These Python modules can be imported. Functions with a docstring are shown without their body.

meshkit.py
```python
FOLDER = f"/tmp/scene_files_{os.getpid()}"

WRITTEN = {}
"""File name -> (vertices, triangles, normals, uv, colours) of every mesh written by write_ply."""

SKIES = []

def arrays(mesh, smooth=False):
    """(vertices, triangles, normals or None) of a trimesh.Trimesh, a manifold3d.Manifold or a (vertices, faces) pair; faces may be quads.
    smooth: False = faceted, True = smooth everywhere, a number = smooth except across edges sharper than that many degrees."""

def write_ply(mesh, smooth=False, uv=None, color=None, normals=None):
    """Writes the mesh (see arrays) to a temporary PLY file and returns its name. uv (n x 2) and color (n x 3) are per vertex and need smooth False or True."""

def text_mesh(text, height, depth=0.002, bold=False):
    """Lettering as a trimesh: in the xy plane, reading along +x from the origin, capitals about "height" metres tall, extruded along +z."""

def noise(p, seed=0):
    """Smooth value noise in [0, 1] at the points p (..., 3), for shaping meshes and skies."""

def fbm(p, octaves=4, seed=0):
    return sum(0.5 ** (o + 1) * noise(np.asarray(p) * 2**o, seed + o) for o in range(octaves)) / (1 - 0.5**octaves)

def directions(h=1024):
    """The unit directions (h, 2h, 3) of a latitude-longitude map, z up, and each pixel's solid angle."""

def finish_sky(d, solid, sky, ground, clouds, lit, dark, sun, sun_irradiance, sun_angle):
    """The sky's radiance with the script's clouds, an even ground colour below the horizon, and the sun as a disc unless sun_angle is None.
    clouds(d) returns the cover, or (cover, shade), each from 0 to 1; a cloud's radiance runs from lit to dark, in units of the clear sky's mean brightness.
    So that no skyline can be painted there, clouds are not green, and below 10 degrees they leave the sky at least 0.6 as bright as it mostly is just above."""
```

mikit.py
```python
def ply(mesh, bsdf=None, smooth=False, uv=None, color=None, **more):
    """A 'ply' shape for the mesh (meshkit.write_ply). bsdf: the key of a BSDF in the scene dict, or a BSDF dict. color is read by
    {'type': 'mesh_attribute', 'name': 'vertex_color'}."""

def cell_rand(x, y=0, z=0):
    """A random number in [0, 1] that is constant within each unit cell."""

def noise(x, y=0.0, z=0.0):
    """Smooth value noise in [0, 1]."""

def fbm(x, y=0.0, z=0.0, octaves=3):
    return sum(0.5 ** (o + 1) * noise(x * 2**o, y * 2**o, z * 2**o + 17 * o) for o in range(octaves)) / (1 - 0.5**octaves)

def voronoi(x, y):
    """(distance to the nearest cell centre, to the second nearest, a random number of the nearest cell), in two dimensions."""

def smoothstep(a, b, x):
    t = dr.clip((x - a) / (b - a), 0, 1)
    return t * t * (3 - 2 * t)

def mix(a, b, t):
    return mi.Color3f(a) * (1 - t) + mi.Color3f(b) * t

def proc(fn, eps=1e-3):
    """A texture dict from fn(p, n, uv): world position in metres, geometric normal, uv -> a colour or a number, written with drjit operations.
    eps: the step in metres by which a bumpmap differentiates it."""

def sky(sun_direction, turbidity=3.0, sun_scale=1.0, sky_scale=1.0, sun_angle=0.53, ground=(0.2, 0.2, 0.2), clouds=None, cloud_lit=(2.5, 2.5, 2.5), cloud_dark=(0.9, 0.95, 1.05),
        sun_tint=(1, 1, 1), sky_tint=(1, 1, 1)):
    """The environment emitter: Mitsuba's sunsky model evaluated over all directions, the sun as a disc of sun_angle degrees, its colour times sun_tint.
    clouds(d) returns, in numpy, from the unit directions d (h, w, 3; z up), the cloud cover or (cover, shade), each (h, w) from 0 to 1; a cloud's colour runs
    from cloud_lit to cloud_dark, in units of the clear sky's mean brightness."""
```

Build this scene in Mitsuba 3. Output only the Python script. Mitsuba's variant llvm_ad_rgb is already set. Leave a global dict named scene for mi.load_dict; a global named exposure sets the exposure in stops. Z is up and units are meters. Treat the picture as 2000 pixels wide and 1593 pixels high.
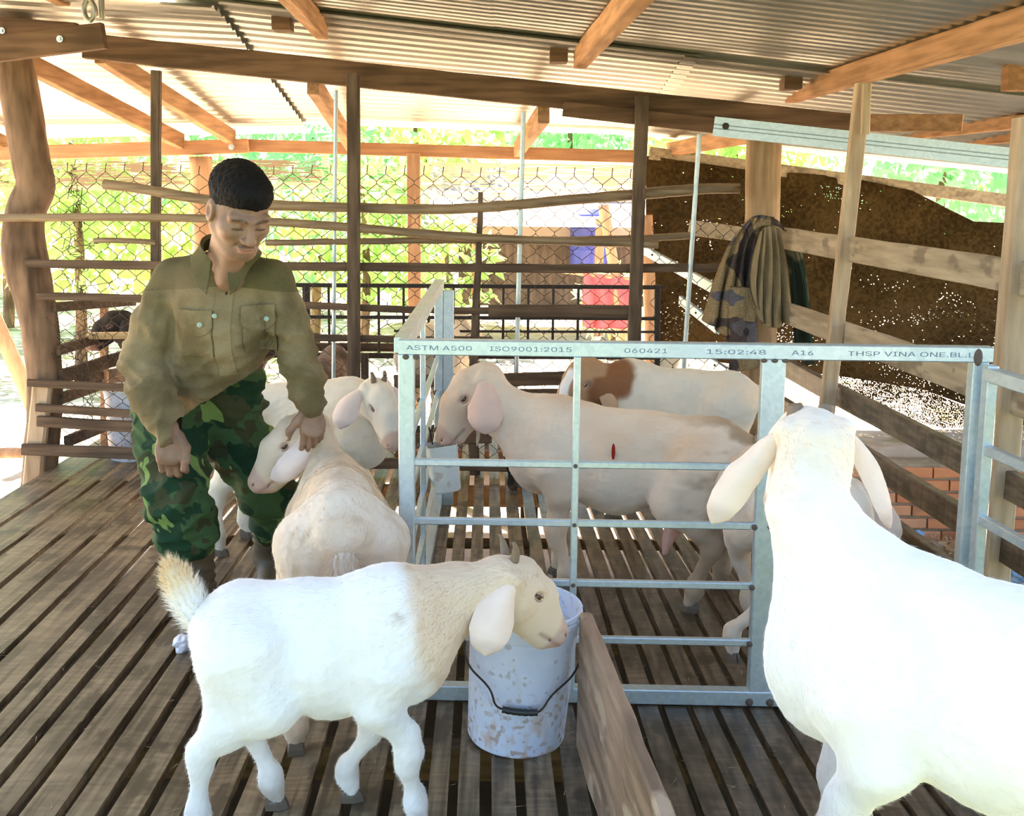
import math, random
import numpy as np
import drjit as dr
import mitsuba as mi
import trimesh
import mikit, meshkit
from mikit import noise, fbm, voronoi, smoothstep, mix, proc

T = mi.ScalarTransform4f
scene, labels = {}, {}

# ------------------------------------------------------------------ camera, sky, sun, exposure
PITCH, ROLL = math.atan(280 / 2050), math.radians(0.6)
eye = np.array([0.0, 0.0, 1.5])
fwd = np.array([0, math.cos(PITCH), -math.sin(PITCH)])
right, upv = np.array([1.0, 0, 0]), np.array([0, math.sin(PITCH), math.cos(PITCH)])
cam_up = -math.sin(ROLL) * right + math.cos(ROLL) * upv
scene['camera'] = {'type': 'perspective', 'fov_axis': 'x', 'fov': math.degrees(2 * math.atan(1000 / 2050)), 'near_clip': 0.05, 'far_clip': 300,
                   'principal_point_offset_y': (796.5 - 650) / 1593,
                   'to_world': T().look_at(origin=eye.tolist(), target=(eye + fwd).tolist(), up=cam_up.tolist())}
SUN = (-0.29, 0.41, 0.85)
scene['sky'] = mikit.sky(SUN, turbidity=3.5, sun_scale=4.2, sky_scale=2.4, sun_angle=0.8, ground=(0.16, 0.16, 0.11), sky_tint=(1.13, 1.0, 0.84))
exposure = 2.85

# ------------------------------------------------------------------ helpers: scene entries
def num(key):
    if key not in scene and key not in labels and not any(k.startswith(key + '__') for k in scene):
        return key
    i = 1
    while True:
        k = f'{key}_{i:03d}'
        if k not in scene and k not in labels and not any(q.startswith(k + '__') for q in scene):
            return k
        i += 1

def tag(key, label=None, cat=None, group=None, kind=None):
    d = labels.setdefault(key, {})
    for a, b in (('label', label), ('category', cat), ('group', group), ('kind', kind)):
        if b: d[a] = b
    return key

def add(name, mesh, mat, parent=None, smooth=False, color=None, uv=None, label=None, cat=None, group=None, kind=None, **more):
    key = num(f'{parent}__{name}' if parent else name)
    if isinstance(mesh, dict):
        scene[key] = dict(mesh)
    else:
        scene[key] = mikit.ply(mesh, mat, smooth=smooth, color=color, uv=uv, **more)
    if label or cat or group or kind: tag(key, label, cat, group, kind)
    return key

COUNT = {}
def part(name, parent, mesh, mat, **k):
    """add() for the many alike parts: numbers them without searching."""
    base = f'{parent}__{name}'
    n = COUNT.get(base, 0); COUNT[base] = n + 1
    key = base if n == 0 else f'{base}_{n:03d}'
    lab = k.pop('label', None); kind = k.pop('kind', None)
    scene[key] = dict(mesh) if isinstance(mesh, dict) else mikit.ply(mesh, mat, **k)
    if lab or kind: tag(key, lab, kind=kind)
    return key

# ------------------------------------------------------------------ helpers: geometry
V = lambda *a: np.array(a, float)
def unit(v):
    v = np.asarray(v, float)
    return v / max(np.linalg.norm(v), 1e-12)
def cat(ms):
    vs, fs, o = [], [], 0
    for v, f in ms:
        vs.append(np.asarray(v, float)); fs.append(np.asarray(f, int) + o); o += len(v)
    return np.vstack(vs), np.vstack(fs)
def tri(f):
    f = np.asarray(f, int)
    return np.vstack([f[:, [0, 1, 2]], f[:, [0, 2, 3]]]) if f.shape[1] == 4 else f
def frames(path, up):
    t = np.gradient(path, axis=0); t /= np.linalg.norm(t, axis=1, keepdims=True) + 1e-12
    up = np.broadcast_to(np.asarray(up, float), t.shape)
    s = np.cross(t, up); s /= np.linalg.norm(s, axis=1, keepdims=True) + 1e-12
    return t, s, np.cross(s, t)
def sweep(path, prof, up=(0, 0, 1), scale=None, caps=True, closed=False):
    """prof (k x 2) in (side, up) swept along path (n x 3); scale n or n x 2."""
    path = np.asarray(path, float); prof = np.asarray(prof, float); n, k = len(path), len(prof)
    t, s, u = frames(path, up)
    sc = np.ones((n, 2)) if scale is None else np.broadcast_to(np.asarray(scale, float).reshape(n, -1), (n, 2))
    v = path[:, None] + s[:, None] * (prof[None, :, 0:1] * sc[:, None, 0:1]) + u[:, None] * (prof[None, :, 1:2] * sc[:, None, 1:2])
    v = v.reshape(-1, 3); i = np.arange(n - 1)[:, None] * k; j = np.arange(k)[None]; j2 = (j + 1) % k
    f = [tri(np.stack([i + j, i + j2, i + k + j2, i + k + j], -1).reshape(-1, 4))]
    if caps:
        a = np.arange(1, k - 1)
        f.append(np.stack([a * 0, a + 1, a], 1)); f.append(np.stack([a * 0, a, a + 1], 1) + (n - 1) * k)
    return v, np.vstack(f)[:, ::-1]
def ring(k, r=1.0): 
    a = np.arange(k) * 2 * np.pi / k
    return np.stack([np.cos(a), np.sin(a)], 1) * r
def chamfer(w, h, c):
    x, y = w / 2, h / 2
    return np.array([[x, y - c], [x - c, y], [-x + c, y], [-x, y - c], [-x, -y + c], [-x + c, -y], [x - c, -y], [x, -y + c]])
def spline(pts, n):
    from scipy.interpolate import CubicSpline
    pts = np.asarray(pts, float); d = np.r_[0, np.cumsum(np.linalg.norm(np.diff(pts, axis=0), axis=1))]
    return CubicSpline(d, pts)(np.linspace(0, d[-1], n)) if len(pts) > 2 else pts[0] + (pts[1] - pts[0]) * np.linspace(0, 1, n)[:, None]
def wob(m, amp, freq, seed=0):
    v, f = m; v = np.asarray(v, float)
    d = np.stack([meshkit.fbm(v * freq + 31 * a, 3, seed + a) for a in range(3)], -1) - 0.5
    return v + d * 2 * amp, f
def beam(p0, p1, w, h, up=(0, 0, 1), c=0.004, n=None, amp=0.002, seed=0, bow=0.0):
    """a sawn timber from p0 to p1: w across, h along up, slightly uneven."""
    p0, p1 = V(*p0), V(*p1); L = np.linalg.norm(p1 - p0)
    n = n or max(3, int(L / 0.12))
    t = np.linspace(0, 1, n); path = p0 + (p1 - p0) * t[:, None]
    if bow: path = path + np.asarray(up, float) * (bow * 4 * t * (1 - t))[:, None]
    return wob(sweep(path, chamfer(w, h, c), up), amp, 6.0, seed)
def pole(pts, r, k=10, n=None, up=(0, 0.3, 1), amp=0.003, knots=0, seed=0):
    """a round stick or bamboo through pts with radii r."""
    pts = np.asarray(pts, float); L = np.linalg.norm(np.diff(pts, axis=0), axis=1).sum()
    n = n or max(4, int(L / 0.05)); path = spline(pts, n)
    rr = np.interp(np.linspace(0, 1, n), np.linspace(0, 1, len(np.atleast_1d(r))), np.atleast_1d(r)) if np.ndim(r) else np.full(n, r)
    if knots:
        s = np.linspace(0, L, n)
        rr = rr * (1 + 0.13 * np.exp(-((((s + 0.1) % knots) - knots / 2) / 0.012) ** 2))
    return wob(sweep(path, ring(k), up, rr), amp, 9.0, seed)
def tube(a, b, r, k=6):
    d = unit(V(*b) - V(*a)); up = (0, 0, 1) if abs(d[2]) < .9 else (0, 1, 0)
    return sweep(np.array([a, b], float), ring(k, r), up)
def boxm(lo, hi):
    lo, hi = V(*lo), V(*hi); v = np.array([[x, y, z] for x in (0, 1) for y in (0, 1) for z in (0, 1)], float) * (hi - lo) + lo
    return v, np.array([[0, 1, 3], [0, 3, 2], [4, 6, 7], [4, 7, 5], [0, 4, 5], [0, 5, 1], [2, 3, 7], [2, 7, 6], [0, 2, 6], [0, 6, 4], [1, 5, 7], [1, 7, 3]])
def lathe(prof, k=48, centre=(0, 0, 0)):
    prof = np.asarray(prof, float); n = len(prof); a = np.arange(k) * 2 * np.pi / k
    v = np.stack([prof[:, None, 0] * np.cos(a), prof[:, None, 0] * np.sin(a), np.broadcast_to(prof[:, None, 1], (n, k))], -1).reshape(-1, 3) + V(*centre)
    i = np.arange(n - 1)[:, None] * k; j = np.arange(k)[None]; j2 = (j + 1) % k
    return v, tri(np.stack([i + j, i + j2, i + k + j2, i + k + j], -1).reshape(-1, 4))
def sphere(c, r, n=2, s=(1, 1, 1)):
    m = trimesh.creation.icosphere(subdivisions=n, radius=1.0)
    return np.asarray(m.vertices) * r * V(*s) + V(*c), np.asarray(m.faces)

# ------------------------------------------------------------------ helpers: implicit bodies
def axis_pts(lo, hi, h, fine=(), hf=None):
    """grid positions from lo to hi with step h, and step hf inside the fine intervals."""
    out, x = [lo], lo
    while x < hi:
        x += hf if any(a <= x + 1e-9 < b for a, b in fine) else h
        out.append(x)
    return np.array(out)
class Body:
    """an implicit body: rounded cones and ellipsoids blended smoothly, meshed by surface nets."""
    def __init__(self): self.prims = []
    def cone(self, a, b, ra, rb, k=0.03, flat=None, neg=False): self.prims.append(('c', V(*a), V(*b), ra, rb, k, flat, neg)); return self
    def ell(self, c, r, k=0.03, R=None, neg=False): self.prims.append(('e', V(*c), V(*r), None if R is None else np.asarray(R, float), 0, k, None, neg)); return self
    def chain(self, pts, rs, k=0.03, flat=None):
        for i in range(len(pts) - 1): self.cone(pts[i], pts[i + 1], rs[i], rs[i + 1], k, flat)
        return self
    def bounds(self):
        lo, hi = np.full(3, 9e9), np.full(3, -9e9)
        for q in self.prims:
            if q[7]: continue
            if q[0] == 'c':
                r = max(q[3], q[4]); a, b = np.minimum(q[1], q[2]) - r, np.maximum(q[1], q[2]) + r
            else:
                r = np.max(q[2]) if q[3] is not None else q[2]; a, b = q[1] - r, q[1] + r
            lo, hi = np.minimum(lo, a), np.maximum(hi, b)
        return lo, hi
    def mesh(self, h=0.008, fine=None, hf=None, smooth=2, inflate=0.0):
        """fine: list of (lo, hi) boxes."""
        lo, hi = self.bounds(); lo, hi = lo - 0.03 - inflate, hi + 0.03 + inflate
        ax = [axis_pts(lo[a], hi[a], h, [(b[0][a], b[1][a]) for b in fine or ()], hf) for a in range(3)]
        F = np.full([len(x) for x in ax], 0.15, np.float32)
        for kind, a, b, c, d, k, flat, neg in self.prims:
            if kind == 'c': mn, mx = np.minimum(a, b) - max(c, d), np.maximum(a, b) + max(c, d)
            else:
                r = np.max(b) if c is not None else b; mn, mx = a - r, a + r
            m = k + 0.03
            sl = [slice(max(0, np.searchsorted(ax[i], mn[i] - m) - 1), np.searchsorted(ax[i], mx[i] + m) + 1) for i in range(3)]
            P = [ax[i][sl[i]].astype(np.float32).reshape([-1 if j == i else 1 for j in range(3)]) for i in range(3)]
            if kind == 'c':
                ab = b - a; L2 = max(ab @ ab, 1e-12)
                t = np.clip(((P[0] - a[0]) * ab[0] + (P[1] - a[1]) * ab[1] + (P[2] - a[2]) * ab[2]) / L2, 0, 1)
                q = [P[i] - a[i] - t * ab[i] for i in range(3)]
                if flat is not None:
                    fd, fs = unit(flat[0]), flat[1]   # stretch the distance along fd by 1/fs: thinner there when fs < 1
                    w = (q[0] * fd[0] + q[1] * fd[1] + q[2] * fd[2]) * (1 / fs - 1)
                    q = [q[i] + w * fd[i] for i in range(3)]
                D = np.sqrt(q[0] ** 2 + q[1] ** 2 + q[2] ** 2) - (c + t * (d - c))
            else:
                q = [P[i] - a[i] for i in range(3)]
                if c is not None: q = [q[0] * c[j][0] + q[1] * c[j][1] + q[2] * c[j][2] for j in range(3)]
                k1 = np.sqrt((q[0] / b[0]) ** 2 + (q[1] / b[1]) ** 2 + (q[2] / b[2]) ** 2)
                k2 = np.sqrt((q[0] / b[0] ** 2) ** 2 + (q[1] / b[1] ** 2) ** 2 + (q[2] / b[2] ** 2) ** 2) + 1e-6
                D = k1 * (k1 - 1) / k2
            S = F[sl[0], sl[1], sl[2]]
            if neg: D = -D
            hh = np.maximum(k - np.abs(S - D), 0) / k
            F[sl[0], sl[1], sl[2]] = np.maximum(S, D) + hh * hh * k / 4 if neg else np.minimum(S, D) - hh * hh * k / 4
        return nets(F - inflate, ax, smooth)
def nets(F, ax, smooth=2):
    S = F < 0; n = np.array(F.shape) - 1
    c = [S[i:i + n[0], j:j + n[1], k:k + n[2]] for i in (0, 1) for j in (0, 1) for k in (0, 1)]
    cnt = sum(x.astype(np.int8) for x in c); cells = np.argwhere((cnt > 0) & (cnt < 8))
    idx = np.full(n, -1, np.int64); idx[tuple(cells.T)] = np.arange(len(cells))
    acc, w = np.zeros((len(cells), 3)), np.zeros(len(cells))
    for a in range(3):
        o = [x for x in range(3) if x != a]
        for p in (0, 1):
            for q in (0, 1):
                s0 = np.zeros(3, int); s0[o[0]] = p; s0[o[1]] = q; s1 = s0.copy(); s1[a] = 1
                f0, f1 = F[tuple((cells + s0).T)], F[tuple((cells + s1).T)]
                x = (f0 < 0) != (f1 < 0); t = f0[x] / (f0[x] - f1[x])
                pos = np.repeat(s0[None].astype(float), x.sum(), 0); pos[:, a] = t
                acc[x] += pos; w[x] += 1
    g = cells + acc / w[:, None]
    v = np.stack([np.interp(g[:, a], np.arange(len(ax[a])), ax[a]) for a in range(3)], 1)
    faces = []
    for a in range(3):
        o = [x for x in range(3) if x != a]
        lo = [slice(None)] * 3; hi = [slice(None)] * 3; lo[a] = slice(0, -1); hi[a] = slice(1, None)
        s0, s1 = S[tuple(lo)], S[tuple(hi)]
        e = np.argwhere(s0 != s1); e = e[(e[:, o[0]] > 0) & (e[:, o[1]] > 0) & (e[:, o[0]] < n[o[0]]) & (e[:, o[1]] < n[o[1]])]
        inside = s0[tuple(e.T)]; q = []
        for p, r in ((1, 1), (0, 1), (0, 0), (1, 0)):
            cc = e.copy(); cc[:, o[0]] -= p; cc[:, o[1]] -= r; q.append(idx[tuple(cc.T)])
        q = np.stack(q, 1); flip = inside if a != 1 else ~inside
        q[~flip] = q[~flip][:, ::-1]; faces.append(q)
    f = tri(np.vstack(faces))
    if smooth:
        import scipy.sparse as sp
        e = np.vstack([f[:, [0, 1]], f[:, [1, 2]], f[:, [2, 0]]]); e = np.vstack([e, e[:, ::-1]])
        A = sp.coo_matrix((np.ones(len(e)), (e[:, 0], e[:, 1])), shape=(len(v), len(v))).tocsr(); A.data[:] = 1
        A = sp.diags(1 / np.maximum(np.asarray(A.sum(1)).ravel(), 1)) @ A
        for _ in range(smooth):
            v = v + 0.5 * (A @ v - v); v = v - 0.52 * (A @ v - v)
    return v, f
def vnormals(v, f):
    n = np.zeros_like(v); c = np.cross(v[f[:, 1]] - v[f[:, 0]], v[f[:, 2]] - v[f[:, 0]])
    for k in range(3): np.add.at(n, f[:, k], c)
    return n / (np.linalg.norm(n, axis=1, keepdims=True) + 1e-12)
def nz(v, f, seed=0, o=3): return meshkit.fbm(np.asarray(v) * f, o, seed)
def ss(a, b, x):
    t = np.clip((x - a) / (b - a), 0, 1); return t * t * (3 - 2 * t)
def lerp(a, b, t): return np.asarray(a) * (1 - t[:, None]) + np.asarray(b) * t[:, None]
def rotz(a): c, s = math.cos(a), math.sin(a); return np.array([[c, -s, 0], [s, c, 0], [0, 0, 1.0]])

# ------------------------------------------------------------------ materials
def rgb(*c): return {'type': 'rgb', 'value': list(c)}
def wood(dark, light, s, rough=0.75, spec=0.3, fleck=None):
    """grain noise stretched by s (frequencies along x, y, z); flecks of dried dung or mud."""
    def fn(p, n, uv):
        g = fbm(p.x * s[0], p.y * s[1], p.z * s[2], 4)
        b = fbm(p.x * 5 + 7, p.y * 5, p.z * 5, 3)
        c = mix(dark, light, smoothstep(0.25, 0.75, 0.62 * g + 0.38 * b))
        if s[0] >= 55:                                                # saw marks across the boards
            c = c * (0.80 + 0.40 * noise(p.x * 14 + 3 * b, p.y * 95 + 4 * fbm(p.x * 9, p.y * 6, 0, 2), 1.0))
        if fleck is not None:
            c = mix(c, fleck, 0.75 * smoothstep(0.56, 0.72, fbm(p.x * 14, p.y * 9, p.z * 14 + 3, 4)))
        return c
    return {'type': 'twosided', 'bsdf': {'type': 'principled', 'base_color': proc(fn), 'roughness': rough, 'specular': spec}}
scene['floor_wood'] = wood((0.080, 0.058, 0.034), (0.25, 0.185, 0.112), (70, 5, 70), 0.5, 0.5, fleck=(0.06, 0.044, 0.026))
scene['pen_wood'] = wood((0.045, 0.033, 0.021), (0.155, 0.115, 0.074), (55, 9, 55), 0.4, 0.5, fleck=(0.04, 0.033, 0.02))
scene['rail_wood'] = wood((0.06, 0.038, 0.024), (0.16, 0.105, 0.066), (4, 50, 50))
scene['post_wood'] = wood((0.055, 0.037, 0.024), (0.15, 0.105, 0.068), (50, 50, 4))
scene['rafter_wood'] = wood((0.07, 0.04, 0.02), (0.17, 0.10, 0.055), (4, 40, 40))
scene['purlin_wood'] = wood((0.25, 0.13, 0.06), (0.44, 0.25, 0.13), (45, 4, 45))
scene['plate_wood'] = wood((0.42, 0.21, 0.11), (0.60, 0.33, 0.18), (4, 45, 45))
scene['orange_post_wood'] = wood((0.40, 0.22, 0.12), (0.62, 0.38, 0.22), (45, 45, 4))
scene['pale_rail_wood'] = wood((0.26, 0.20, 0.13), (0.46, 0.37, 0.25), (45, 4, 45), fleck=(0.16, 0.12, 0.08))
scene['pale_post_wood'] = wood((0.30, 0.21, 0.13), (0.50, 0.38, 0.25), (50, 50, 4))
scene['bamboo'] = wood((0.13, 0.09, 0.05), (0.29, 0.21, 0.12), (6, 60, 60), 0.5, 0.5)
scene['trunk_bark'] = wood((0.075, 0.045, 0.026), (0.26, 0.17, 0.105), (26, 26, 4), 0.8)
scene['post_trunk'] = wood((0.20, 0.125, 0.065), (0.40, 0.27, 0.15), (45, 45, 2.5), 0.8)
scene['divider_wood'] = wood((0.13, 0.085, 0.055), (0.33, 0.22, 0.145), (30, 5, 30), 0.5, 0.5, fleck=(0.42, 0.32, 0.22))
scene['yellow_wood'] = wood((0.55, 0.38, 0.18), (0.75, 0.56, 0.30), (4, 50, 50))
def galv(p, n, uv):
    f, s, w = voronoi((p.x + p.y * 0.6) * 90, (p.z + p.y * 0.5) * 90)
    return mix((0.46, 0.57, 0.62), (0.64, 0.74, 0.78), 0.5 * w + 0.5 * fbm(p.x * 20, p.y * 20, p.z * 20, 3))
scene['galvanised'] = {'type': 'twosided', 'bsdf': {'type': 'principled', 'base_color': proc(galv), 'roughness': 0.42, 'metallic': 0.75, 'specular': 0.5}}
def zinc(p, n, uv):
    return mix((0.36, 0.36, 0.32), (0.60, 0.59, 0.53), fbm(p.x * 1.3, p.y * 6, 0, 3))
scene['roof_metal'] = {'type': 'twosided', 'bsdf': {'type': 'principled', 'base_color': proc(zinc), 'roughness': 0.36, 'metallic': 0.85, 'specular': 0.5}}
scene['dark_steel'] = {'type': 'principled', 'base_color': rgb(0.035, 0.028, 0.025), 'roughness': 0.6, 'metallic': 0.3}
scene['rust_wire'] = {'type': 'principled', 'base_color': rgb(0.075, 0.05, 0.035), 'roughness': 0.7, 'metallic': 0.3}
scene['weld'] = {'type': 'principled', 'base_color': rgb(0.10, 0.075, 0.055), 'roughness': 0.8}
scene['black_print'] = {'type': 'diffuse', 'reflectance': rgb(0.17, 0.22, 0.27)}
def soil(p, n, uv):
    a = fbm(p.x * 0.9, p.y * 0.9, 0, 4); b = fbm(p.x * 9, p.y * 9, 0, 3)
    c = mix((0.50, 0.40, 0.31), (0.72, 0.62, 0.52), smoothstep(0.3, 0.7, 0.6 * a + 0.4 * b))
    c = mix(c, (0.30, 0.27, 0.12), 0.8 * smoothstep(0.60, 0.72, fbm(p.x * 3.1 + 9, p.y * 3.1, 0, 4)))
    added_grass = mix((0.055, 0.075, 0.03), (0.12, 0.14, 0.06), b)                   # unseen near yard, dull green added to cut its warm bounce
    c = mix(c, added_grass, smoothstep(1.9, 1.2, p.y + 1.2 * (a - 0.5)))
    dung = mix((0.05, 0.038, 0.025), (0.11, 0.085, 0.055), b)                  # dung-brown tone that darkens the ground seen through the gaps
    e = 0.5 * (fbm(p.x * 2.5, p.y * 2.5, 5, 3) - 0.5)
    return mix(c, dung, smoothstep(2.75, 2.45, dr.abs(p.x + .45) * 1.1 + e) * smoothstep(1.2, 1.5, p.y + e) * smoothstep(5.65, 5.35, p.y + e))
scene['soil'] = {'type': 'diffuse', 'reflectance': proc(soil)}

# ------------------------------------------------------------------ ground outside and under the slatted floor
def ground_mesh():
    x = np.r_[np.linspace(-22, -4, 25), np.linspace(-3.6, 4, 62), np.linspace(4.4, 22, 25)]
    y = np.r_[np.linspace(-14, 0.5, 20), np.linspace(0.8, 16, 110), np.linspace(16.6, 40, 25)]
    X, Y = np.meshgrid(x, y, indexing='ij')
    v = np.stack([X, Y, X * 0], -1).reshape(-1, 3)
    z = -0.62 + 0.07 * (nz(v, 0.8, 3) - 0.5) + 0.03 * (nz(v, 4, 5) - 0.5)
    z += 0.5 * ss(6.25, 6.45, v[:, 1]) * ss(1.75, 1.95, v[:, 0])          # the bank held by the brick wall
    z += 0.30 * ss(6.6, 9.0, v[:, 1]) * (1 - ss(1.2, 1.9, v[:, 0])) * ss(-2.4, -1.5, v[:, 0])
    v[:, 2] = z
    i = (np.arange(len(x) - 1)[:, None] * len(y) + np.arange(len(y) - 1)[None]).ravel()
    return v, tri(np.stack([i, i + len(y), i + len(y) + 1, i + 1], 1))
add('ground', ground_mesh(), 'soil', smooth=True, kind='structure')

# ------------------------------------------------------------------ slatted floor
rs = random.Random(4)
GAPS = [(-2.47, -2.47), (-2.25, -2.268), (-2.06, -2.106), (-1.87, -1.965), (-1.724, -1.83), (-1.603, -1.69), (-1.453, -1.552), (-1.37, -1.435), (-1.285, -1.325), (-1.187, -1.215), (-1.073, -1.112),
        (-.976, -1.014), (-.873, -.92), (-.775, -.825), (-.675, -.73), (-.58, -.635), (-.485, -.54), (-.395, -.45), (-.303, -.36), (-.211, -.275), (-.135, -.198), (-.053, -.122), (.035, -.04),
        (.135, .04), (.221, .12), (.305, .20), (.386, .28), (.467, .36), (.553, .435), (.63, .51), (.72, .585), (.81, .66), (.9, .735), (.99, .81), (1.08, .89), (1.17, .97), (1.26, 1.05), (1.35, 1.13), (1.44, 1.21), (1.53, 1.30)]
tag('floor', kind='structure')
for i in range(len(GAPS) - 1):
    (a0, a1), (b0, b1) = GAPS[i], GAPS[i + 1]
    g = 0.0125 + 0.003 * rs.random() if a0 < 0.2 else 0.0105
    y0, y1 = 1.55, 6.15 + 0.10 * rs.random()
    n = 16; ys = np.linspace(y0, y1, n); t = (ys - 2.4) / 2.8
    xa, xb = a0 + (a1 - a0) * t + g, b0 + (b1 - b0) * t - g
    path = np.stack([(xa + xb) / 2, ys, np.full(n, -0.0125 + 0.004 * (rs.random() - .5))], 1)
    wdt = (xb - xa)
    m = sweep(path, chamfer(1, 1, 0.0)[[0, 2, 4, 6]], (0, 0, 1), np.stack([wdt, np.full(n, 0.025)], 1))
    m = wob(m, 0.0035, 5.0, i)
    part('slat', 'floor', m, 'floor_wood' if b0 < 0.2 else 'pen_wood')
for y in (1.75, 2.75, 3.55, 4.46, 5.30, 6.05):
    part('joist', 'floor', beam((-2.5, y, -0.082 + (.035 if y == 4.46 else 0)), (1.56, y, -0.082 + (.035 if y == 4.46 else 0)), 0.05, 0.035 if y == 4.46 else 0.105, seed=int(y * 10)), 'plate_wood' if y > 5 else 'rail_wood')  # rear joists take a brighter orange wood: their sunlight put into the colour
for x in (-2.3, -1.1, 0.1, 1.3):
    for y in (1.75, 3.55, 5.30):
        part('stilt', 'floor', beam((x, y + .06, -0.62), (x, y + .06, -0.135), 0.09, 0.09, up=(0, 1, 0)), 'post_wood')

# ------------------------------------------------------------------ roof: rafters, purlins, corrugated sheets
tag('ceiling', kind='structure')
def zf(x): return 2.155 - 0.102 * (x + 0.6) + 0.10           # front roof: level along y, falling to the right
def zr(x, y):                                              # rear roof: falls from the rafter to the back plate
    t = np.clip((y - 5.3) / 2.25, 0, 1.25)
    return (zf(x) - 0.02) * (1 - t) + (1.85 - 0.02 * (x + 0.6) - 0.07 * np.maximum(0, x - 0.7)) * t
def sheet(x0, x1, y0, y1, z, pitch=0.098, h=0.02, nx=14, thick=0.001, phase=0.0):
    prof = np.arange(6) / 6; hh = 0.5 - 0.5 * np.cos(prof * 2 * np.pi)
    k = int(round((y1 - y0) / pitch)); ys = np.concatenate([(i + prof) * pitch for i in range(k)]) + y0; hz = np.tile(hh, k) * h
    xs = np.linspace(x0, x1, nx); X, Y = np.meshgrid(xs, ys, indexing='ij')
    Z = z(X, Y) + hz[None] + 0.002 * (meshkit.noise(np.stack([X * 1.5, Y * 3, X * 0 + phase], -1)) - .5)
    v = np.stack([X, Y, Z], -1).reshape(-1, 3); m = len(ys)
    i = (np.arange(nx - 1)[:, None] * m + np.arange(m - 1)[None]).ravel()
    return v, tri(np.stack([i, i + m, i + m + 1, i + 1], 1))
FY = 5.45
for k, (x0, x1) in enumerate(((-3.4, -0.1), (-0.2, 3.3), (-3.4, -0.1), (-0.2, 3.3))):
    y0, y1 = ((2.45, 3.78), (3.72, 5.43))[k // 2]
    part('corrugated_sheet', 'ceiling', sheet(x0, x1, y0, y1, lambda X, Y: zf(X) + 0.055 + 0.002 * (k % 2), phase=k * 5.0), 'roof_metal')
part('corrugated_sheet', 'ceiling', sheet(-1.72, 0.9, 5.16, 7.52, lambda X, Y: zr(X, Y) + 0.055, phase=31), 'roof_metal')
part('corrugated_sheet', 'ceiling', sheet(0.82, 3.6, 5.18, 7.42, lambda X, Y: zr(X, Y) + 0.050, phase=41), 'roof_metal')
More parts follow.
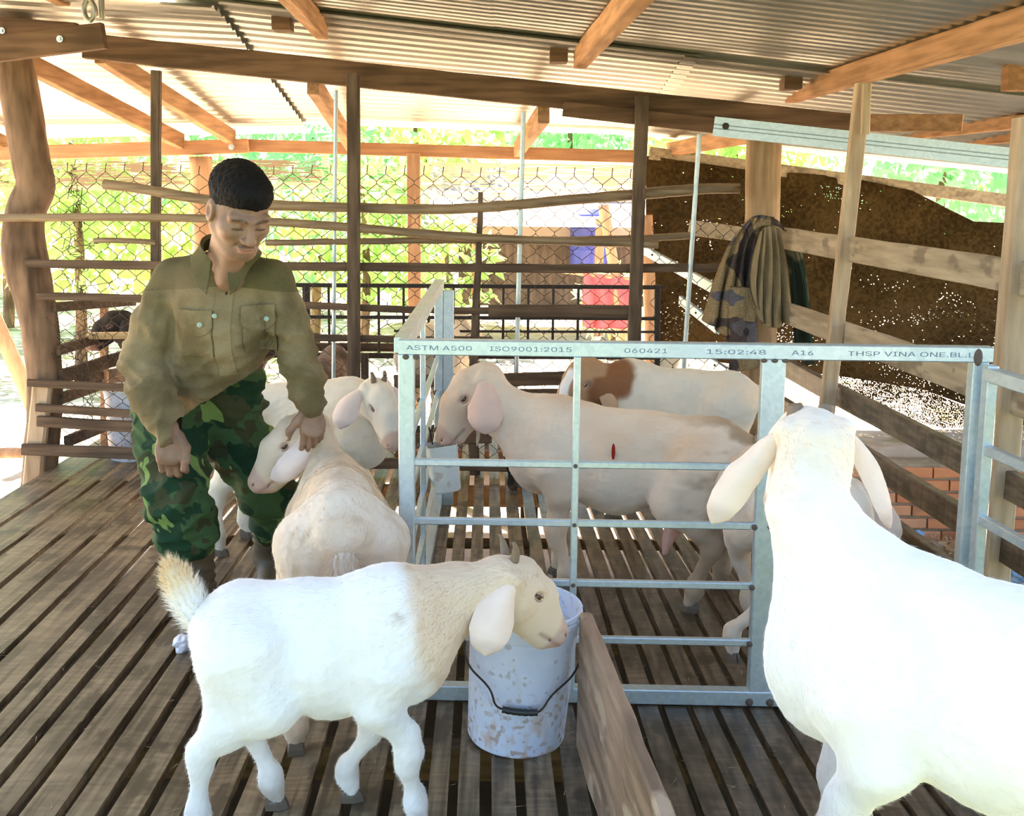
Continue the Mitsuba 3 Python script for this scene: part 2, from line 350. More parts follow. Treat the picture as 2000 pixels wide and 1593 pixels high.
part('corrugated_sheet', 'ceiling', sheet(-4.6, -1.45, 5.15, 7.60, lambda X, Y: zr(X, Y) + 0.02 + 0.05 * (X + 1.45), phase=51), 'roof_metal')
# purlins of the front roof (along y), resting on the rafter
for x, y0, y1, w, h, s in ((-2.22, 2.4, FY - .12, .06, .10, 1), (-0.98, 2.4, FY + .03, .06, .10, 2), (0.33, 2.4, FY - .02, .065, .105, 3), (1.52, 2.4, 5.9, .06, .10, 4), (2.7, 2.4, 5.6, .06, .1, 5)):
    part('purlin', 'ceiling', beam((x - .05 * (y0 - FY) * .9, y0, zf(x) + .0), (x, y1, zf(x) + .0), w, h, seed=s, amp=.004), 'purlin_wood')
for x in (-1.17, 0.22, 1.40):
    part('purlin_block', 'ceiling', beam((x, FY - .06, zf(x) - .0), (x, FY + .05, zf(x) - .0), .09, .07, seed=int(x * 9 + 20)), 'rafter_wood')
# rear purlins, going down to the back plate
for a, b, w, h, s in (((-2.119, 5.500, 2.165), (-1.935, 7.300, 1.834), .055, .10, 11), ((-1.031, 5.500, 2.022), (-1.115, 7.300, 1.794), .06, .10, 12), ((0.151, 5.500, 1.888), (0.029, 7.300, 1.772), .06, .10, 13),
                      ((1.319, 5.900, 1.817), (1.089, 7.400, 1.786), .06, .09, 14), ((2.696, 5.600, 1.884), (2.199, 7.200, 1.845), .06, .07, 15), ((2.895, 6.000, 1.838), (2.680, 7.100, 1.839), .05, .08, 18), ((-2.514, 5.500, 2.127), (-2.271, 7.250, 1.801), .055, .10, 16), ((-3.524, 6.900, 1.857), (-3.508, 7.400, 1.770), .05, .09, 17)):
    part('purlin', 'ceiling', beam(a, b, w, h, seed=s, amp=.004), 'purlin_wood')
# the long rafter along x, and a doubling board under its right half
part('rafter', 'ceiling', beam((-2.188, 5.480, 2.199), (1.801, 5.480, 1.831), .06, .125, seed=21, amp=.004), 'rafter_wood')
part('rafter', 'ceiling', beam((0.247, 5.420, 1.908), (1.028, 5.420, 1.830), .03, .075, seed=22), 'rafter_wood')
part('rafter', 'ceiling', beam((-2.839, 5.120, 2.086), (-1.948, 5.120, 2.202), .05, .118, seed=23), 'rafter_wood', label='short splice board bolted across the head of the left trunk post')
part('rafter', 'ceiling', beam((-2.960, 5.360, 2.299), (-2.176, 5.360, 2.243), .05, .10, seed=24), 'rafter_wood')
part('rafter', 'ceiling', beam((1.703, 5.200, 1.839), (2.097, 5.000, 1.830), .05, .08, seed=25), 'purlin_wood')
part('rafter', 'ceiling', beam((2.095, 4.600, 1.999), (2.354, 4.600, 2.002), .06, .12, seed=26), 'purlin_wood')
for px in ((-2.147, 5.090, 2.181), (-2.532, 5.330, 2.250)):
    part('bolt', 'ceiling', cat([lathe([(0.0001, 0), (.016, 0), (.016, .004), (.0001, .004)], 16), lathe([(0.0001, .003), (.008, .003), (.008, .012), (.0001, .013)], 6)]), 'galvanised', to_world=T().translate(list(px)).rotate([1, 0, 0], 90))
# back plate with its scarf joint
part('plate', 'ceiling', beam((-4.232, 7.300, 1.679), (-1.821, 7.300, 1.777), .05, .095, seed=31), 'plate_wood')
part('plate', 'ceiling', beam((-1.995, 7.360, 1.784), (0.858, 7.360, 1.734), .05, .085, seed=32), 'plate_wood')
part('plate', 'ceiling', beam((0.928, 7.300, 1.757), (4.594, 7.300, 1.316), .05, .085, seed=33), 'pale_rail_wood')
part('bolt', 'ceiling', lathe([(0.0001, 0), (.02, 0), (.02, .006), (.0001, .008)], 16), 'galvanised', to_world=T().translate(list((-1.924, 7.250, 1.767))).rotate([1, 0, 0], 90))

# galvanised C channel across the right trunk post
def channel(a, b, h, d, t=0.004):
    prof = np.array([[0, h / 2], [d, h / 2], [d, h / 2 - t * 4], [d - t, h / 2 - t * 4], [d - t, h / 2 - t], [t, h / 2 - t], [t, 0.012], [t + .006, .006], [t + .006, -.006], [t, -.012], [t, -h / 2 + t], [d - t, -h / 2 + t], [d - t, -h / 2 + t * 4], [d, -h / 2 + t * 4], [d, -h / 2], [0, -h / 2], [0, -.012], [.006, -.006], [.006, .006], [0, .012]])
    p = np.array([a, b], float); v, f = sweep(p, prof * [-1, 1], (0, 0, 1), caps=False); return v, f
key = add('steel_channel', channel((0.971, 5.200, 1.816), (2.607, 4.850, 1.634), .092, .04), 'galvanised', label='green-grey galvanised steel channel bolted across the top of the right trunk post', cat='steel channel')
add('bolt', lathe([(0.0001, 0), (.016, 0), (.016, .006), (.0001, .008)], 16), 'dark_steel', parent=key, to_world=T().translate(list((1.026, 5.185, 1.816))).rotate([1, 0, 0], 90))

# ------------------------------------------------------------------ trunk posts and other timber posts
tr = [(18, 60, 37), (25, 120, 37), (42, 200, 36), (58, 290, 35), (64, 330, 35), (70, 365, 37), (56, 400, 43), (47, 432, 37), (48, 500, 35), (62, 560, 33), (74, 620, 33), (84, 700, 33), (87, 760, 33), (82, 860, 37), (76, 940, 40), (70, 990, 42)]
P = [(-2.589, 5.530, 2.304), (-2.580, 5.530, 2.125), (-2.546, 5.530, 1.919), (-2.516, 5.530, 1.685), (-2.506, 5.530, 1.580), (-2.494, 5.530, 1.487), (-2.537, 5.530, 1.394), (-2.565, 5.530, 1.308), (-2.572, 5.530, 1.126), (-2.543, 5.530, 0.964), (-2.518, 5.530, 0.800), (-2.502, 5.530, 0.580), (-2.502, 5.530, 0.414), (-2.530, 5.530, 0.132), (-2.558, 5.530, -0.096), (-2.634, 5.530, -0.705)]
add('trunk_post', wob(pole(P, [r[2] / 371 for r in tr], k=28, n=90, up=(0, 1, 0), amp=0), .012, 4, 3), 'trunk_bark', smooth=True, label='crooked debarked tree trunk post at the left edge, carrying the rafter', cat='post')
add('slab', wob(beam((-2.469, 5.440, 0.453), (-2.550, 5.440, -0.084), .10, .05, up=(0, 1, 0), seed=41, c=.012), .008, 6, 2), 'pale_post_wood', parent='trunk_post', smooth=30, label='pale split slab nailed to the foot of the trunk')
add('trunk_post', wob(pole([(1.255, 5.360, 1.788), (1.262, 5.360, 1.384), (1.271, 5.360, 0.914), (1.300, 5.360, -0.033)], [.088, .088, .09, .092], k=24, n=60, up=(0, 1, 0), amp=0), .006, 5, 7), 'post_trunk', smooth=True, label='straight round timber post at the right, behind the hanging camouflage jacket', cat='post')
add('back_post', pole([(-2.150, 7.300, 1.701), (-2.144, 7.300, 1.302), (-2.152, 7.300, 0.661), (-2.166, 7.300, -0.070)], [.075, .068, .07, .07], k=14, up=(0, 1, 0)), 'orange_post_wood', smooth=True, label='sunlit orange log post under the back plate, behind the head of the man', cat='post')
add('back_post', beam((-0.689, 7.320, 1.737), (-0.679, 7.320, -0.058), .09, .07, up=(0, 1, 0), seed=5, amp=.006), 'orange_post_wood', label='sunlit orange sawn post under the back plate, right of the brown plank post', cat='post')
add('back_post', pole([(0.906, 7.200, 1.337), (0.941, 7.200, 0.847), (0.968, 7.200, -0.383)], [.045, .042, .045], k=12, up=(0, 1, 0)), 'orange_post_wood', smooth=True, label='slim sunlit round post behind the right end of the fence', cat='post')
add('leaning_post', pole([(-4.078, 8.000, 0.720), (-3.871, 8.000, 0.207), (-3.662, 8.000, -0.356)], [.055, .06, .06], k=12, up=(0, 1, 0)), 'orange_post_wood', smooth=True, label='reddish leaning stick outside, left of the crooked trunk post', cat='post')
add('log', pole([(-3.692, 6.600, -0.227), (-3.064, 6.600, -0.214)], [.035, .035], k=10), 'orange_post_wood', smooth=True, label='reddish pole lying level outside, at the left edge behind the trunk post', cat='log')

# ------------------------------------------------------------------ back fence: rails, battens, rods, chain-link
fence = 'timber_fence'
tag(fence, 'timber rail fence with chain-link netting across the back of the pen', 'fence')
FZ = 5.45
def fbeam(y, pts, h, w=.03, seed=0, mat='rail_wood', amp=.004):
    p = spline(np.array(pts), max(8, int(abs(pts[-1][0] - pts[0][0]) / .08)))
    part('rail', fence, wob(sweep(p, chamfer(w, h, .004), (0, 0, 1)), amp, 7, seed), mat)
def fpole(pts, r, seed=0, knots=.28, mat='bamboo'):
    part('rail', fence, pole(np.array(pts), r, k=10, knots=knots, seed=seed), mat, smooth=True)
fpole([(-2.092, 5.410, 1.504), (-1.839, 5.410, 1.473), (-1.579, 5.410, 1.432), (-1.160, 5.410, 1.405), (-0.793, 5.410, 1.398)], [.026, .026, .027, .026, .024], 1)
fpole([(-0.956, 5.440, 1.401), (-0.534, 5.440, 1.395), (-0.191, 5.440, 1.404), (0.151, 5.440, 1.436), (0.624, 5.440, 1.480), (0.860, 5.440, 1.504), (1.162, 5.440, 1.517)], [.024, .026, .026, .026, .027, .03, .026], 2)
fpole([(-2.777, 5.385, 1.326), (-2.227, 5.385, 1.337), (-1.835, 5.385, 1.339), (-1.235, 5.385, 1.324), (-0.790, 5.385, 1.297), (-0.136, 5.385, 1.252), (0.257, 5.385, 1.241), (0.742, 5.385, 1.230)], [.021, .021, .021, .022, .023, .021, .022], 3)
fpole([(-2.174, 5.460, 1.214), (-2.025, 5.460, 1.216), (-1.852, 5.460, 1.207)], [.014, .014], 4)
fpole([(-1.283, 5.470, 1.212), (-0.804, 5.470, 1.225), (-0.138, 5.470, 1.238), (0.394, 5.470, 1.246), (0.938, 5.470, 1.275)], [.016, .017, .018, .018, .019], 5)
fbeam(0, [(-2.512, 5.420, 1.099), (-2.227, 5.420, 1.094), (-1.538, 5.420, 1.093), (-0.797, 5.420, 1.096)], .044, seed=6)
fbeam(0, [(-0.958, 5.430, 1.096), (-0.163, 5.430, 1.096), (0.633, 5.430, 1.102), (1.070, 5.430, 1.112)], .044, seed=7)
fbeam(0, [(-2.456, 5.400, 0.929), (-1.908, 5.400, 0.921), (-1.379, 5.400, 0.903)], .038, seed=8)
fbeam(0, [(-1.387, 5.430, 0.894), (-0.801, 5.430, 0.884), (-0.534, 5.430, 0.876), (-0.108, 5.430, 0.876)], .034, seed=9)
fbeam(0, [(-0.123, 5.400, 0.876), (0.264, 5.400, 0.880), (0.651, 5.400, 0.882)], .065, seed=10)
fbeam(0, [(-1.498, 5.430, 0.729), (-1.011, 5.430, 0.729)], .034, seed=11)
fbeam(0, [(-1.034, 5.410, 0.726), (-0.799, 5.410, 0.723), (-0.106, 5.410, 0.722)], .034, seed=12)
fbeam(0, [(-2.528, 5.400, 0.474), (-2.006, 5.400, 0.452), (-1.551, 5.400, 0.432)], .038, seed=13)
fbeam(0, [(-2.489, 5.400, 0.343), (-1.931, 5.400, 0.313), (-1.555, 5.400, 0.306)], .040, seed=14)
fbeam(0, [(-2.492, 5.410, 0.267), (-1.937, 5.410, 0.240), (-1.506, 5.410, 0.228)], .056, seed=15)
fbeam(0, [(-2.576, 5.400, 0.119), (-1.939, 5.400, 0.098), (-1.453, 5.400, 0.087)], .060, seed=16)
fbeam(0, [(-1.530, 5.420, 0.423), (-1.019, 5.420, 0.434), (-0.535, 5.420, 0.445)], .040, seed=17)
fbeam(0, [(-0.615, 5.420, 0.496), (-0.266, 5.420, 0.505), (0.646, 5.420, 0.536)], .068, seed=18)
fbeam(0, [(-0.833, 5.420, 0.185), (-0.535, 5.420, 0.189), (-0.102, 5.420, 0.204)], .062, seed=19)
fbeam(0, [(-0.806, 5.410, 0.055), (-0.318, 5.410, 0.055), (0.007, 5.410, 0.047), (0.658, 5.410, 0.051)], .056, seed=20)
fbeam(0, [(-0.268, 5.470, 0.427), (0.166, 5.470, 0.437), (0.682, 5.470, 0.437)], .035, seed=21)
for a, b, w, s in (((-1.825, 5.470, 2.080), (-1.900, 5.470, 0.027), .046, 31), ((-0.808, 5.380, 2.068), (-0.823, 5.380, 0.007), .064, 32), ((0.640, 5.380, 1.970), (0.629, 5.380, 0.009), .066, 33)):
    part('post', fence, beam(a, b, w, .04, up=(0, 1, 0), seed=s, amp=.004), 'post_wood')
part('post', fence, wob(sweep(spline(np.array([(-0.171, 5.440, 1.483), (-0.174, 5.440, 1.236), (-0.188, 5.440, 0.890), (-0.200, 5.440, 0.619), (-0.189, 5.440, -0.002)]), 40), chamfer(.05, .05, .008), (0, 1, 0), np.linspace(.5, 1.15, 40)), .007, 9, 3), 'post_wood')
part('post', fence, beam((-0.781, 5.500, 0.631), (-0.781, 5.500, -0.025), .04, .03, up=(0, 1, 0), seed=35), 'post_wood')
for a, b, r in (((-0.911, 5.470, 1.993), (-0.955, 5.470, -0.033), .011), ((0.046, 5.470, 1.895), (0.016, 5.470, -0.023), .0125), ((0.938, 5.400, 1.787), (0.879, 5.400, 0.034), .0125)):
    part('rod', fence, tube(a, b, r, 8), 'galvanised', smooth=True)
# chain-link: every wire zigzags between its neighbours
def chainlink(o, ux, n, z0, z1, pitch, r, seed, bend=0.006, hook=True):
    o, ux = V(*o), unit(ux); nr = np.random.default_rng(seed); uy = unit(np.cross(ux, (0, 0, 1))); ms = []
    m = int((z1 - z0) / (pitch * .5))
    for i in range(n):
        pts = []
        for j in range(m + 1):
            z = z1 - j * pitch * .5; s = (i + 0.5 * ((j + i) % 2 * 2 - 1) * 0.97) * pitch * .5 * 1.0
            for dz in (.14, -.14): pts.append(o + ux * (i * pitch * .5 * 1.0 + ((j + i) % 2 - .5) * pitch * .5 * .98) + V(0, 0, z + dz * pitch * .5))
        pts = np.array(pts)
        if hook: pts = np.vstack([pts[:1] + V(0, 0, .03) + ux * .004, pts])
        q = pts * 3
        pts = pts + uy * (((meshkit.fbm(q + seed, 3) - .5) * .06)[:, None]) + ux * (((meshkit.fbm(q + 9, 3, 2) - .5) * 2 * bend)[:, None]) + V(0, 0, 1) * (((meshkit.fbm(q * .7 + 5, 2, 4) - .5) * .05)[:, None])
        ms.append(sweep(pts, ring(3, r), uy, caps=False))
    return cat(ms)
a, b = (-2.378, 5.480, 1.131), (0.696, 5.480, 1.163)
part('wire_netting', fence, chainlink((a[0], 5.48, 0), (1, 0, 0), int((b[0] - a[0]) / .0485), .04, 1.575, .097, .0021, 3), 'rust_wire', kind='stuff')
nr = np.random.default_rng(8); ms = []
for i in range(60):                                        # the loose end of the netting tangled beside the trunk post
    c = V(-2.28 + .05 * nr.random(), 5.47, .35 + 1.2 * nr.random()); q = [c]
    for j in range(6): q.append(q[-1] + nr.normal(0, .028, 3) * V(1, .5, 1.2))
    ms.append(sweep(np.array(q), ring(3, .0019), (0, 1, 0), caps=False))
part('tangled_wire', fence, cat(ms), 'rust_wire', kind='stuff')

# left side fence running back from the trunk post, outside
sf = 'side_fence'
tag(sf, 'low side fence of boards running back from the crooked trunk post, outside at the left', 'fence')
for i, (p, q, h) in enumerate((((-2.418, 5.500, 0.860), (-2.210, 6.100, 0.831), .05), ((-2.410, 5.500, 0.630), (-2.326, 6.300, 0.640), .055), ((-2.401, 5.500, 0.487), (-2.295, 6.300, 0.490), .075), ((-2.399, 5.700, 0.434), (-2.316, 6.600, 0.360), .05), ((-2.407, 5.500, 0.370), (-2.369, 6.300, 0.344), .06), ((-2.385, 5.500, 0.135), (-2.252, 6.300, 0.141), .06))):
    part('rail', sf, beam(p, q, .03, h, seed=60 + i), 'rail_wood')
part('post', sf, beam((-2.348, 6.000, 0.834), (-2.384, 6.000, -0.165), .04, .04, up=(0, 1, 0), seed=70), 'orange_post_wood')
add('plank', beam((-2.355, 5.800, 0.668), (-1.914, 5.800, 0.673), .05, .036, seed=71), 'yellow_wood', label='fresh yellow plank under the chin of the black goat behind the fence', cat='plank')

# ------------------------------------------------------------------ steel feed barrier behind the fence
rack = 'feed_barrier'
tag(rack, 'dark steel bar feed barrier standing behind the back fence', 'barrier')
for y, x0, x1, h in ((557, 500, 1295, .022), (619, 500, 1290, .020), (645, 770, 1290, .012), (694, 470, 1290, .03)):
    part('rail', rack, beam(GY(x0,y,6.3) if False else (0, 0, 0), (1, 0, 0), .02, h), 'dark_steel') if False else None
for p, q, h in (((-1.545, 6.300, 0.916), (0.907, 6.300, 0.926), .024), ((-1.549, 6.300, 0.723), (0.897, 6.300, 0.736), .02), ((-0.713, 6.300, 0.644), (0.899, 6.300, 0.655), .013), ((-1.679, 6.300, 0.487), (0.904, 6.300, 0.501), .03)):
    part('rail', rack, beam(p, q, .025, h, amp=0, c=.002), 'dark_steel')
for px in range(12):
    part('bar', rack, tube((-2.13 + 0.1505 * (px + 4) + .27, 6.3, .51), (-2.13 + 0.1505 * (px + 4) + .27, 6.3, .93), .008), 'dark_steel', smooth=True)
for p, q in (((0.872, 6.300, 0.941), (0.894, 6.300, -0.018)), ((-1.236, 6.300, 0.919), (-1.252, 6.300, -0.041))):
    part('leg', rack, beam(p, q, .035, .035, up=(0, 1, 0), amp=0), 'dark_steel')
part('feed_board', rack, beam((-1.662, 6.360, 0.531), (0.895, 6.360, 0.539), .03, .05, seed=75), 'rail_wood')

# ------------------------------------------------------------------ galvanised pen panels
def bar(a, b, w, h, up=(0, 0, 1)): return beam(a, b, w, h, up=up, c=.003, amp=0.0, n=2)
gate = 'steel_gate'
tag(gate, 'galvanised steel gate panel in front of the large white goat, printed along its top rail', 'gate')
GA, GB = V(-.298, 2.94, 0), V(1.330, 2.91, 0); gu = unit(GB - GA); gn = V(gu[1], -gu[0], 0)
def gp(s, z, d=0): return GA + gu * s + V(0, 0, z) + gn * d
Lg = np.linalg.norm(GB - GA)
part('top_rail', gate, bar(gp(-.02, 1.057), gp(Lg + .012, 1.057), .04, .044), 'galvanised')
part('bottom_rail', gate, bar(gp(-.02, .028), gp(Lg, .028), .04, .045), 'galvanised')
part('post', gate, bar(gp(0.0, 1.035), gp(0.0, .05), .045, .04, (0, 1, 0)), 'galvanised')
part('post', gate, bar(gp(1.035, 1.035, -.0), gp(1.035, .02, .0), .066, .034, (0, 1, 0)), 'galvanised')
part('post', gate, bar(gp(Lg - .02, 1.035), gp(Lg - .02, .05), .044, .04, (0, 1, 0)), 'galvanised')
for z in (.722, .548, .368, .196):
    part('bar', gate, bar(gp(0.02, z), gp(1.01, z), .02, .02), 'galvanised')
part('upright', gate, bar(gp(.483, 1.035, .012), gp(.483, .05, .012), .02, .02, (0, 1, 0)), 'galvanised')
txt = []
for s, w in ((.0, 'ASTM A500'), (.235, 'ISO9001:2015'), (.612, '060421'), (.84, '15:02:48'), (1.08, 'A16'), (1.235, 'THSP VINA ONE.BL.LA')):
    m = meshkit.text_mesh(w, .013, .0006); v = np.asarray(m.vertices)
    target = {'ASTM A500': .185, 'ISO9001:2015': .23, '060421': .12, '15:02:48': .165, 'A16': .06, 'THSP VINA ONE.BL.LA': .375}[w]
    v = v * [target / np.ptp(v[:, 0]), 1, 1]
    v = gp(s, 1.050)[None] + gu[None] * v[:, :1] + V(0, 0, 1)[None] * v[:, 1:2] + gn[None] * (.0201 + v[:, 2:3])
    txt.append((v, np.asarray(m.faces)))
part('printed_lettering', gate, cat(txt), 'black_print', kind='stuff', label='ink lettering printed along the top rail')
ws = [sphere(gp(s, z, .021), .008, 1, (1.2, .5, 1)) for s in (.0, .03) for z in (1.03,)] + [sphere(gp(s, z, .015), .009, 1, (1, .7, 1)) for s in (1.0,) for z in (.722, .548, .368, .196)]
ws += [sphere(gp(1.035 + d, 1.033, .02), .008, 1, (1.2, .5, .8)) for d in (-.03, .0, .03)] + [sphere(gp(.483, z, .02), .007, 1) for z in (.722, .548, .368)] + [sphere(gp(Lg - .03, 1.05, .021), .018, 1, (.7, .4, 1.4))]
ws += [sphere(gp(1.06 + .01 * i, .55 - .02 * i, .018), .016, 1, (1.6, .4, .6)) for i in (0, 1)] + [sphere(gp(1.005 + .06 * i, .02, .019), .012, 1) for i in (0, 1)]
part('weld_bead', gate, cat(ws), 'weld', kind='stuff')
# side panel going back from the left corner
side = 'steel_gate_001'
tag(side, 'galvanised steel side panel running back from the left corner of the printed panel', 'gate')
SA, SB = V(-.315, 3.0, 0), V(-.345, 4.92, 0)
def sp(t, z, d=0): return SA + (SB - SA) * t + V(d, 0, z)
part('top_rail', side, bar(sp(-.02, 1.057), sp(1.0, 1.057), .045, .044), 'galvanised')
part('bottom_rail', side, bar(sp(0, .03), sp(1.0, .03), .04, .04), 'galvanised')
part('post', side, bar(sp(.985, 1.035), sp(.985, .0), .04, .04, (0, 1, 0)), 'galvanised')
part('post', side, bar(sp(.985, 1.03, .046), sp(.985, .0, .046), .05, .035, (0, 1, 0)), 'galvanised')
for z in (.722, .548, .368, .196): part('bar', side, bar(sp(0, z), sp(.98, z), .02, .02), 'galvanised')
part('upright', side, bar(sp(.43, 1.035), sp(.43, .05), .02, .02, (0, 1, 0)), 'galvanised')
ws = [sphere(sp(.43, z, -.012), .011, 1) for z in (.722, .548, .368)] + [sphere(sp(.97, z, -.012), .013, 1) for z in (.722, .548, .368)]
part('weld_bead', side, cat(ws), 'weld', kind='stuff')
# right panel coming towards the viewer along the right wall
rp = 'steel_gate_002'
tag(rp, 'galvanised steel panel along the right wall, reaching out of the picture', 'gate')
RA, RB = V(1.318, 2.85, 0), V(1.385, 2.25, 0)
def rpt(t, z, d=0): return RA + (RB - RA) * t + V(d, 0, z)
part('top_rail', rp, bar(rpt(0, 1.01), rpt(1, 1.01), .035, .04), 'galvanised')
part('post', rp, bar(rpt(0, 1.035, .0), rpt(0, .02, .0), .03, .04, (0, 1, 0)), 'galvanised')
for z in (.80, .60, .42, .22, .05): part('bar', rp, bar(rpt(0.01, z, .0), rpt(1, z, .0), .025, .028), 'galvanised')
part('post', rp, bar(rpt(.98, 1.0), rpt(.98, .02), .04, .04, (0, 1, 0)), 'galvanised')

# plank on edge dividing the two floors
dv = add('divider_plank', wob(beam((.205, 2.68, .19), (.315, 1.5, .19), .034, .39, c=.006, n=24, amp=.004, seed=80), .004, 8, 5), 'divider_wood', label='worn plank standing on edge on the floor, right of the white bucket', cat='plank')

# ------------------------------------------------------------------ right wall of the pen
rw = 'plank_fence'
tag(rw, 'right side fence of thick planks nailed to sawn posts', 'fence')
def wx(y): return 1.745 - .083 * y
for i, (z, h, y0) in enumerate(((1.268, .10, 5.28), (.915, .10, 5.3), (.65, .088, 5.15), (.455, .09, 5.2), (.26, .085, 5.2), (.07, .08, 5.2))):
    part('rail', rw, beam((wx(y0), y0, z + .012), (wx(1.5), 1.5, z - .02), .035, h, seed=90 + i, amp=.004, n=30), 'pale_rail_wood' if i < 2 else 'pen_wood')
part('post', rw, beam((1.402, 4.320, 1.937), (1.316, 4.320, 0.467), .058, .05, up=(0, 1, 0), seed=96), 'pale_post_wood')
part('post', rw, beam((1.393, 4.250, 1.930), (1.398, 4.250, 1.733), .03, .03, up=(0, 1, 0), seed=97), 'pale_post_wood')
part('post', rw, beam((1.485, 3.080, 1.720), (1.477, 3.080, -0.028), .075, .07, up=(0, 1, 0), seed=98), 'pale_post_wood')
for i, (p, q, h) in enumerate((((0.837, 7.100, 1.132), (1.172, 6.000, 0.942), .06), ((1.114, 6.900, 0.788), (1.206, 6.100, 0.704), .06), ((1.144, 6.900, 0.487), (1.318, 5.500, 0.446), .055))):
    part('steel_bar', rw, beam(p, q, .03, h, amp=0), 'galvanised')
    for t in (.25, .5, .75):
        part('bolt', rw, sphere(V(*p) + (V(*q) - V(*p)) * t + V(-.016, -.004, .005), .008, 1), 'dark_steel')

# ------------------------------------------------------------------ shade nets at the back and right
def net_fn(p, n, uv):
    a = fbm(p.x * 60, p.z * 60, 0, 3); b = fbm(p.x * 2.2, p.z * 3.1, 2, 3)
    return mix((0.030, 0.018, 0.007), (0.085, 0.052, 0.02), smoothstep(.25, .75, .55 * b + .45 * a))
scene['thin_net'] = {'type': 'principledthin', 'base_color': rgb(0.30, 0.22, 0.15), 'roughness': 0.8, 'diff_trans': 1.0}
scene['net_cloth'] = {'type': 'twosided', 'bsdf': {'type': 'diffuse', 'reflectance': proc(net_fn)}}
def cloth_net(top, bot, nx, nz_, y0, seed, holes, fold=.05, run=1):
    """a woven net hung from a line of points; tiny openings let the daylight through."""
    rng = np.random.default_rng(seed)
    s = np.linspace(0, 1, nx); tp = np.stack([np.interp(s, np.linspace(0, 1, len(top)), np.array(top)[:, k]) for k in range(3)], 1); bt = np.stack([np.interp(s, np.linspace(0, 1, len(bot)), np.array(bot)[:, k]) for k in range(3)], 1)
    t = np.linspace(0, 1, nz_); v = tp[:, None] * (1 - t)[None, :, None] + bt[:, None] * t[None, :, None]
    w = v.reshape(-1, 3)
    w = w + V(0, 1, 0) * ((meshkit.fbm(w * [2.2, 0, 2.6] + seed, 3, seed) - .5) * 2 * fold)[:, None]
    i = (np.arange(nx - 1)[:, None] * nz_ + np.arange(nz_ - 1)[None]); f = np.stack([i, i + nz_, i + nz_ + 1, i + 1], -1)
    c = v[:-1, :-1]; p = holes(c[..., 0], c[..., 2], meshkit.fbm(c * [3, 0, 4] + 3, 3, seed + 1))
    keep = rng.random(p.shape) > p
    if run > 1: keep = np.repeat(rng.random((p.shape[0] // run + 1, p.shape[1])), run, axis=0)[:p.shape[0]] > p
    return w, tri(f[keep])
def hole_p(x, z, n): return np.clip((.001 + .05 * ss(.55, .8, n) + .035 * ss(.9, .5, z) * ss(.4, .7, n)), 0, 1)
add('shade_net', cloth_net([(0.905, 7.280, 1.739), (1.602, 7.280, 1.649), (1.954, 7.280, 1.632), (2.271, 7.280, 1.611), (2.733, 7.280, 1.521), (3.169, 7.280, 1.316), (3.736, 7.280, 1.294), (4.593, 7.280, 1.197)], [(0.935, 7.220, 0.380), (1.644, 7.220, 0.297), (2.290, 7.220, 0.231), (2.867, 7.220, 0.147), (3.602, 7.220, -0.101), (4.704, 7.220, -0.348)], 520, 260, 7.3, 5, hole_p), 'net_cloth', smooth=True, label='dark brown woven shade net hung behind the right side, sagging along its top edge', cat='shade net')
def hole_q(x, z, n): return np.clip(.22 + .4 * ss(.3, .7, n), 0, .7)
add('shade_net', cloth_net([(2.294, 7.250, 0.335), (2.731, 7.250, 0.205), (3.248, 7.250, -0.001), (4.717, 7.250, -0.281)], [(2.277, 7.150, 0.064), (2.818, 7.150, -0.065), (3.216, 7.150, -0.162), (4.660, 7.150, -0.348)], 300, 40, 7.2, 9, hole_q, .02), 'net_cloth', smooth=True, label='thin frayed strip of shade net along the bottom of the dark one, above the bank', cat='shade net')
def hole_r(x, z, n): return np.clip(.12 + .55 * ss(.35, .62, n + .2 * ss(1.62, 1.5, z)), 0, .7)
add('shade_net', cloth_net([(-4.305, 7.420, 1.640), (-1.871, 7.420, 1.686), (0.881, 7.420, 1.679)], [(-4.318, 7.420, 1.448), (-2.522, 7.420, 1.467), (-1.876, 7.420, 1.473), (-0.871, 7.420, 1.484), (-0.261, 7.420, 1.419), (0.888, 7.420, 1.417)], 420, 70, 7.4, 13, hole_r, .006, run=7), 'thin_net', smooth=True, label='thin see-through strip of shade net hanging below the back plate', cat='shade net')
add('cream_board', beam((1.102, 6.600, 1.277), (1.421, 6.600, 1.238), .02, .095, seed=110), 'pale_rail_wood', label='short pale board fixed in front of the dark net, left of the jacket', cat='board')
part('wire_netting', rw, chainlink((1.5, 6.9, 0), (1, .0, 0), 75, -.05, .78, .075, .0016, 23, hook=False), 'rust_wire', kind='stuff')
part('wire_netting', rw, chainlink((.75, 5.52, 0), (.93, .37, 0), 12, .3, 1.5, .097, .002, 29), 'rust_wire', kind='stuff')

# ------------------------------------------------------------------ low brick wall holding the bank, right
scene['mortar'] = wood((0.20, 0.16, 0.11), (0.36, 0.30, 0.22), (20, 20, 20), 0.9, 0.1)
def brick_fn(a, b, s):
    def fn(p, n, uv): return mix(mix(a, b, fbm(p.x * 12 + s, p.y * 12, p.z * 12, 4)), (0.16, 0.11, 0.06), 0.6 * smoothstep(.55, .75, fbm(p.x * 5, p.y * 5, p.z * 5 + s, 3)))
    return {'type': 'principled', 'base_color': proc(fn), 'roughness': 0.85}
for k, (a, b) in enumerate((((.46, .17, .07), (.62, .27, .13)), ((.40, .14, .06), (.54, .22, .10)), ((.50, .22, .11), (.66, .34, .19)))): scene[f'brick_clay_{k}'] = brick_fn(a, b, k * 7.0)
tag('brick_wall', kind='structure')
part('core', 'brick_wall', boxm((1.9, 6.235, -.72), (4.6, 6.40, -.13)), 'mortar')
rb = random.Random(3)
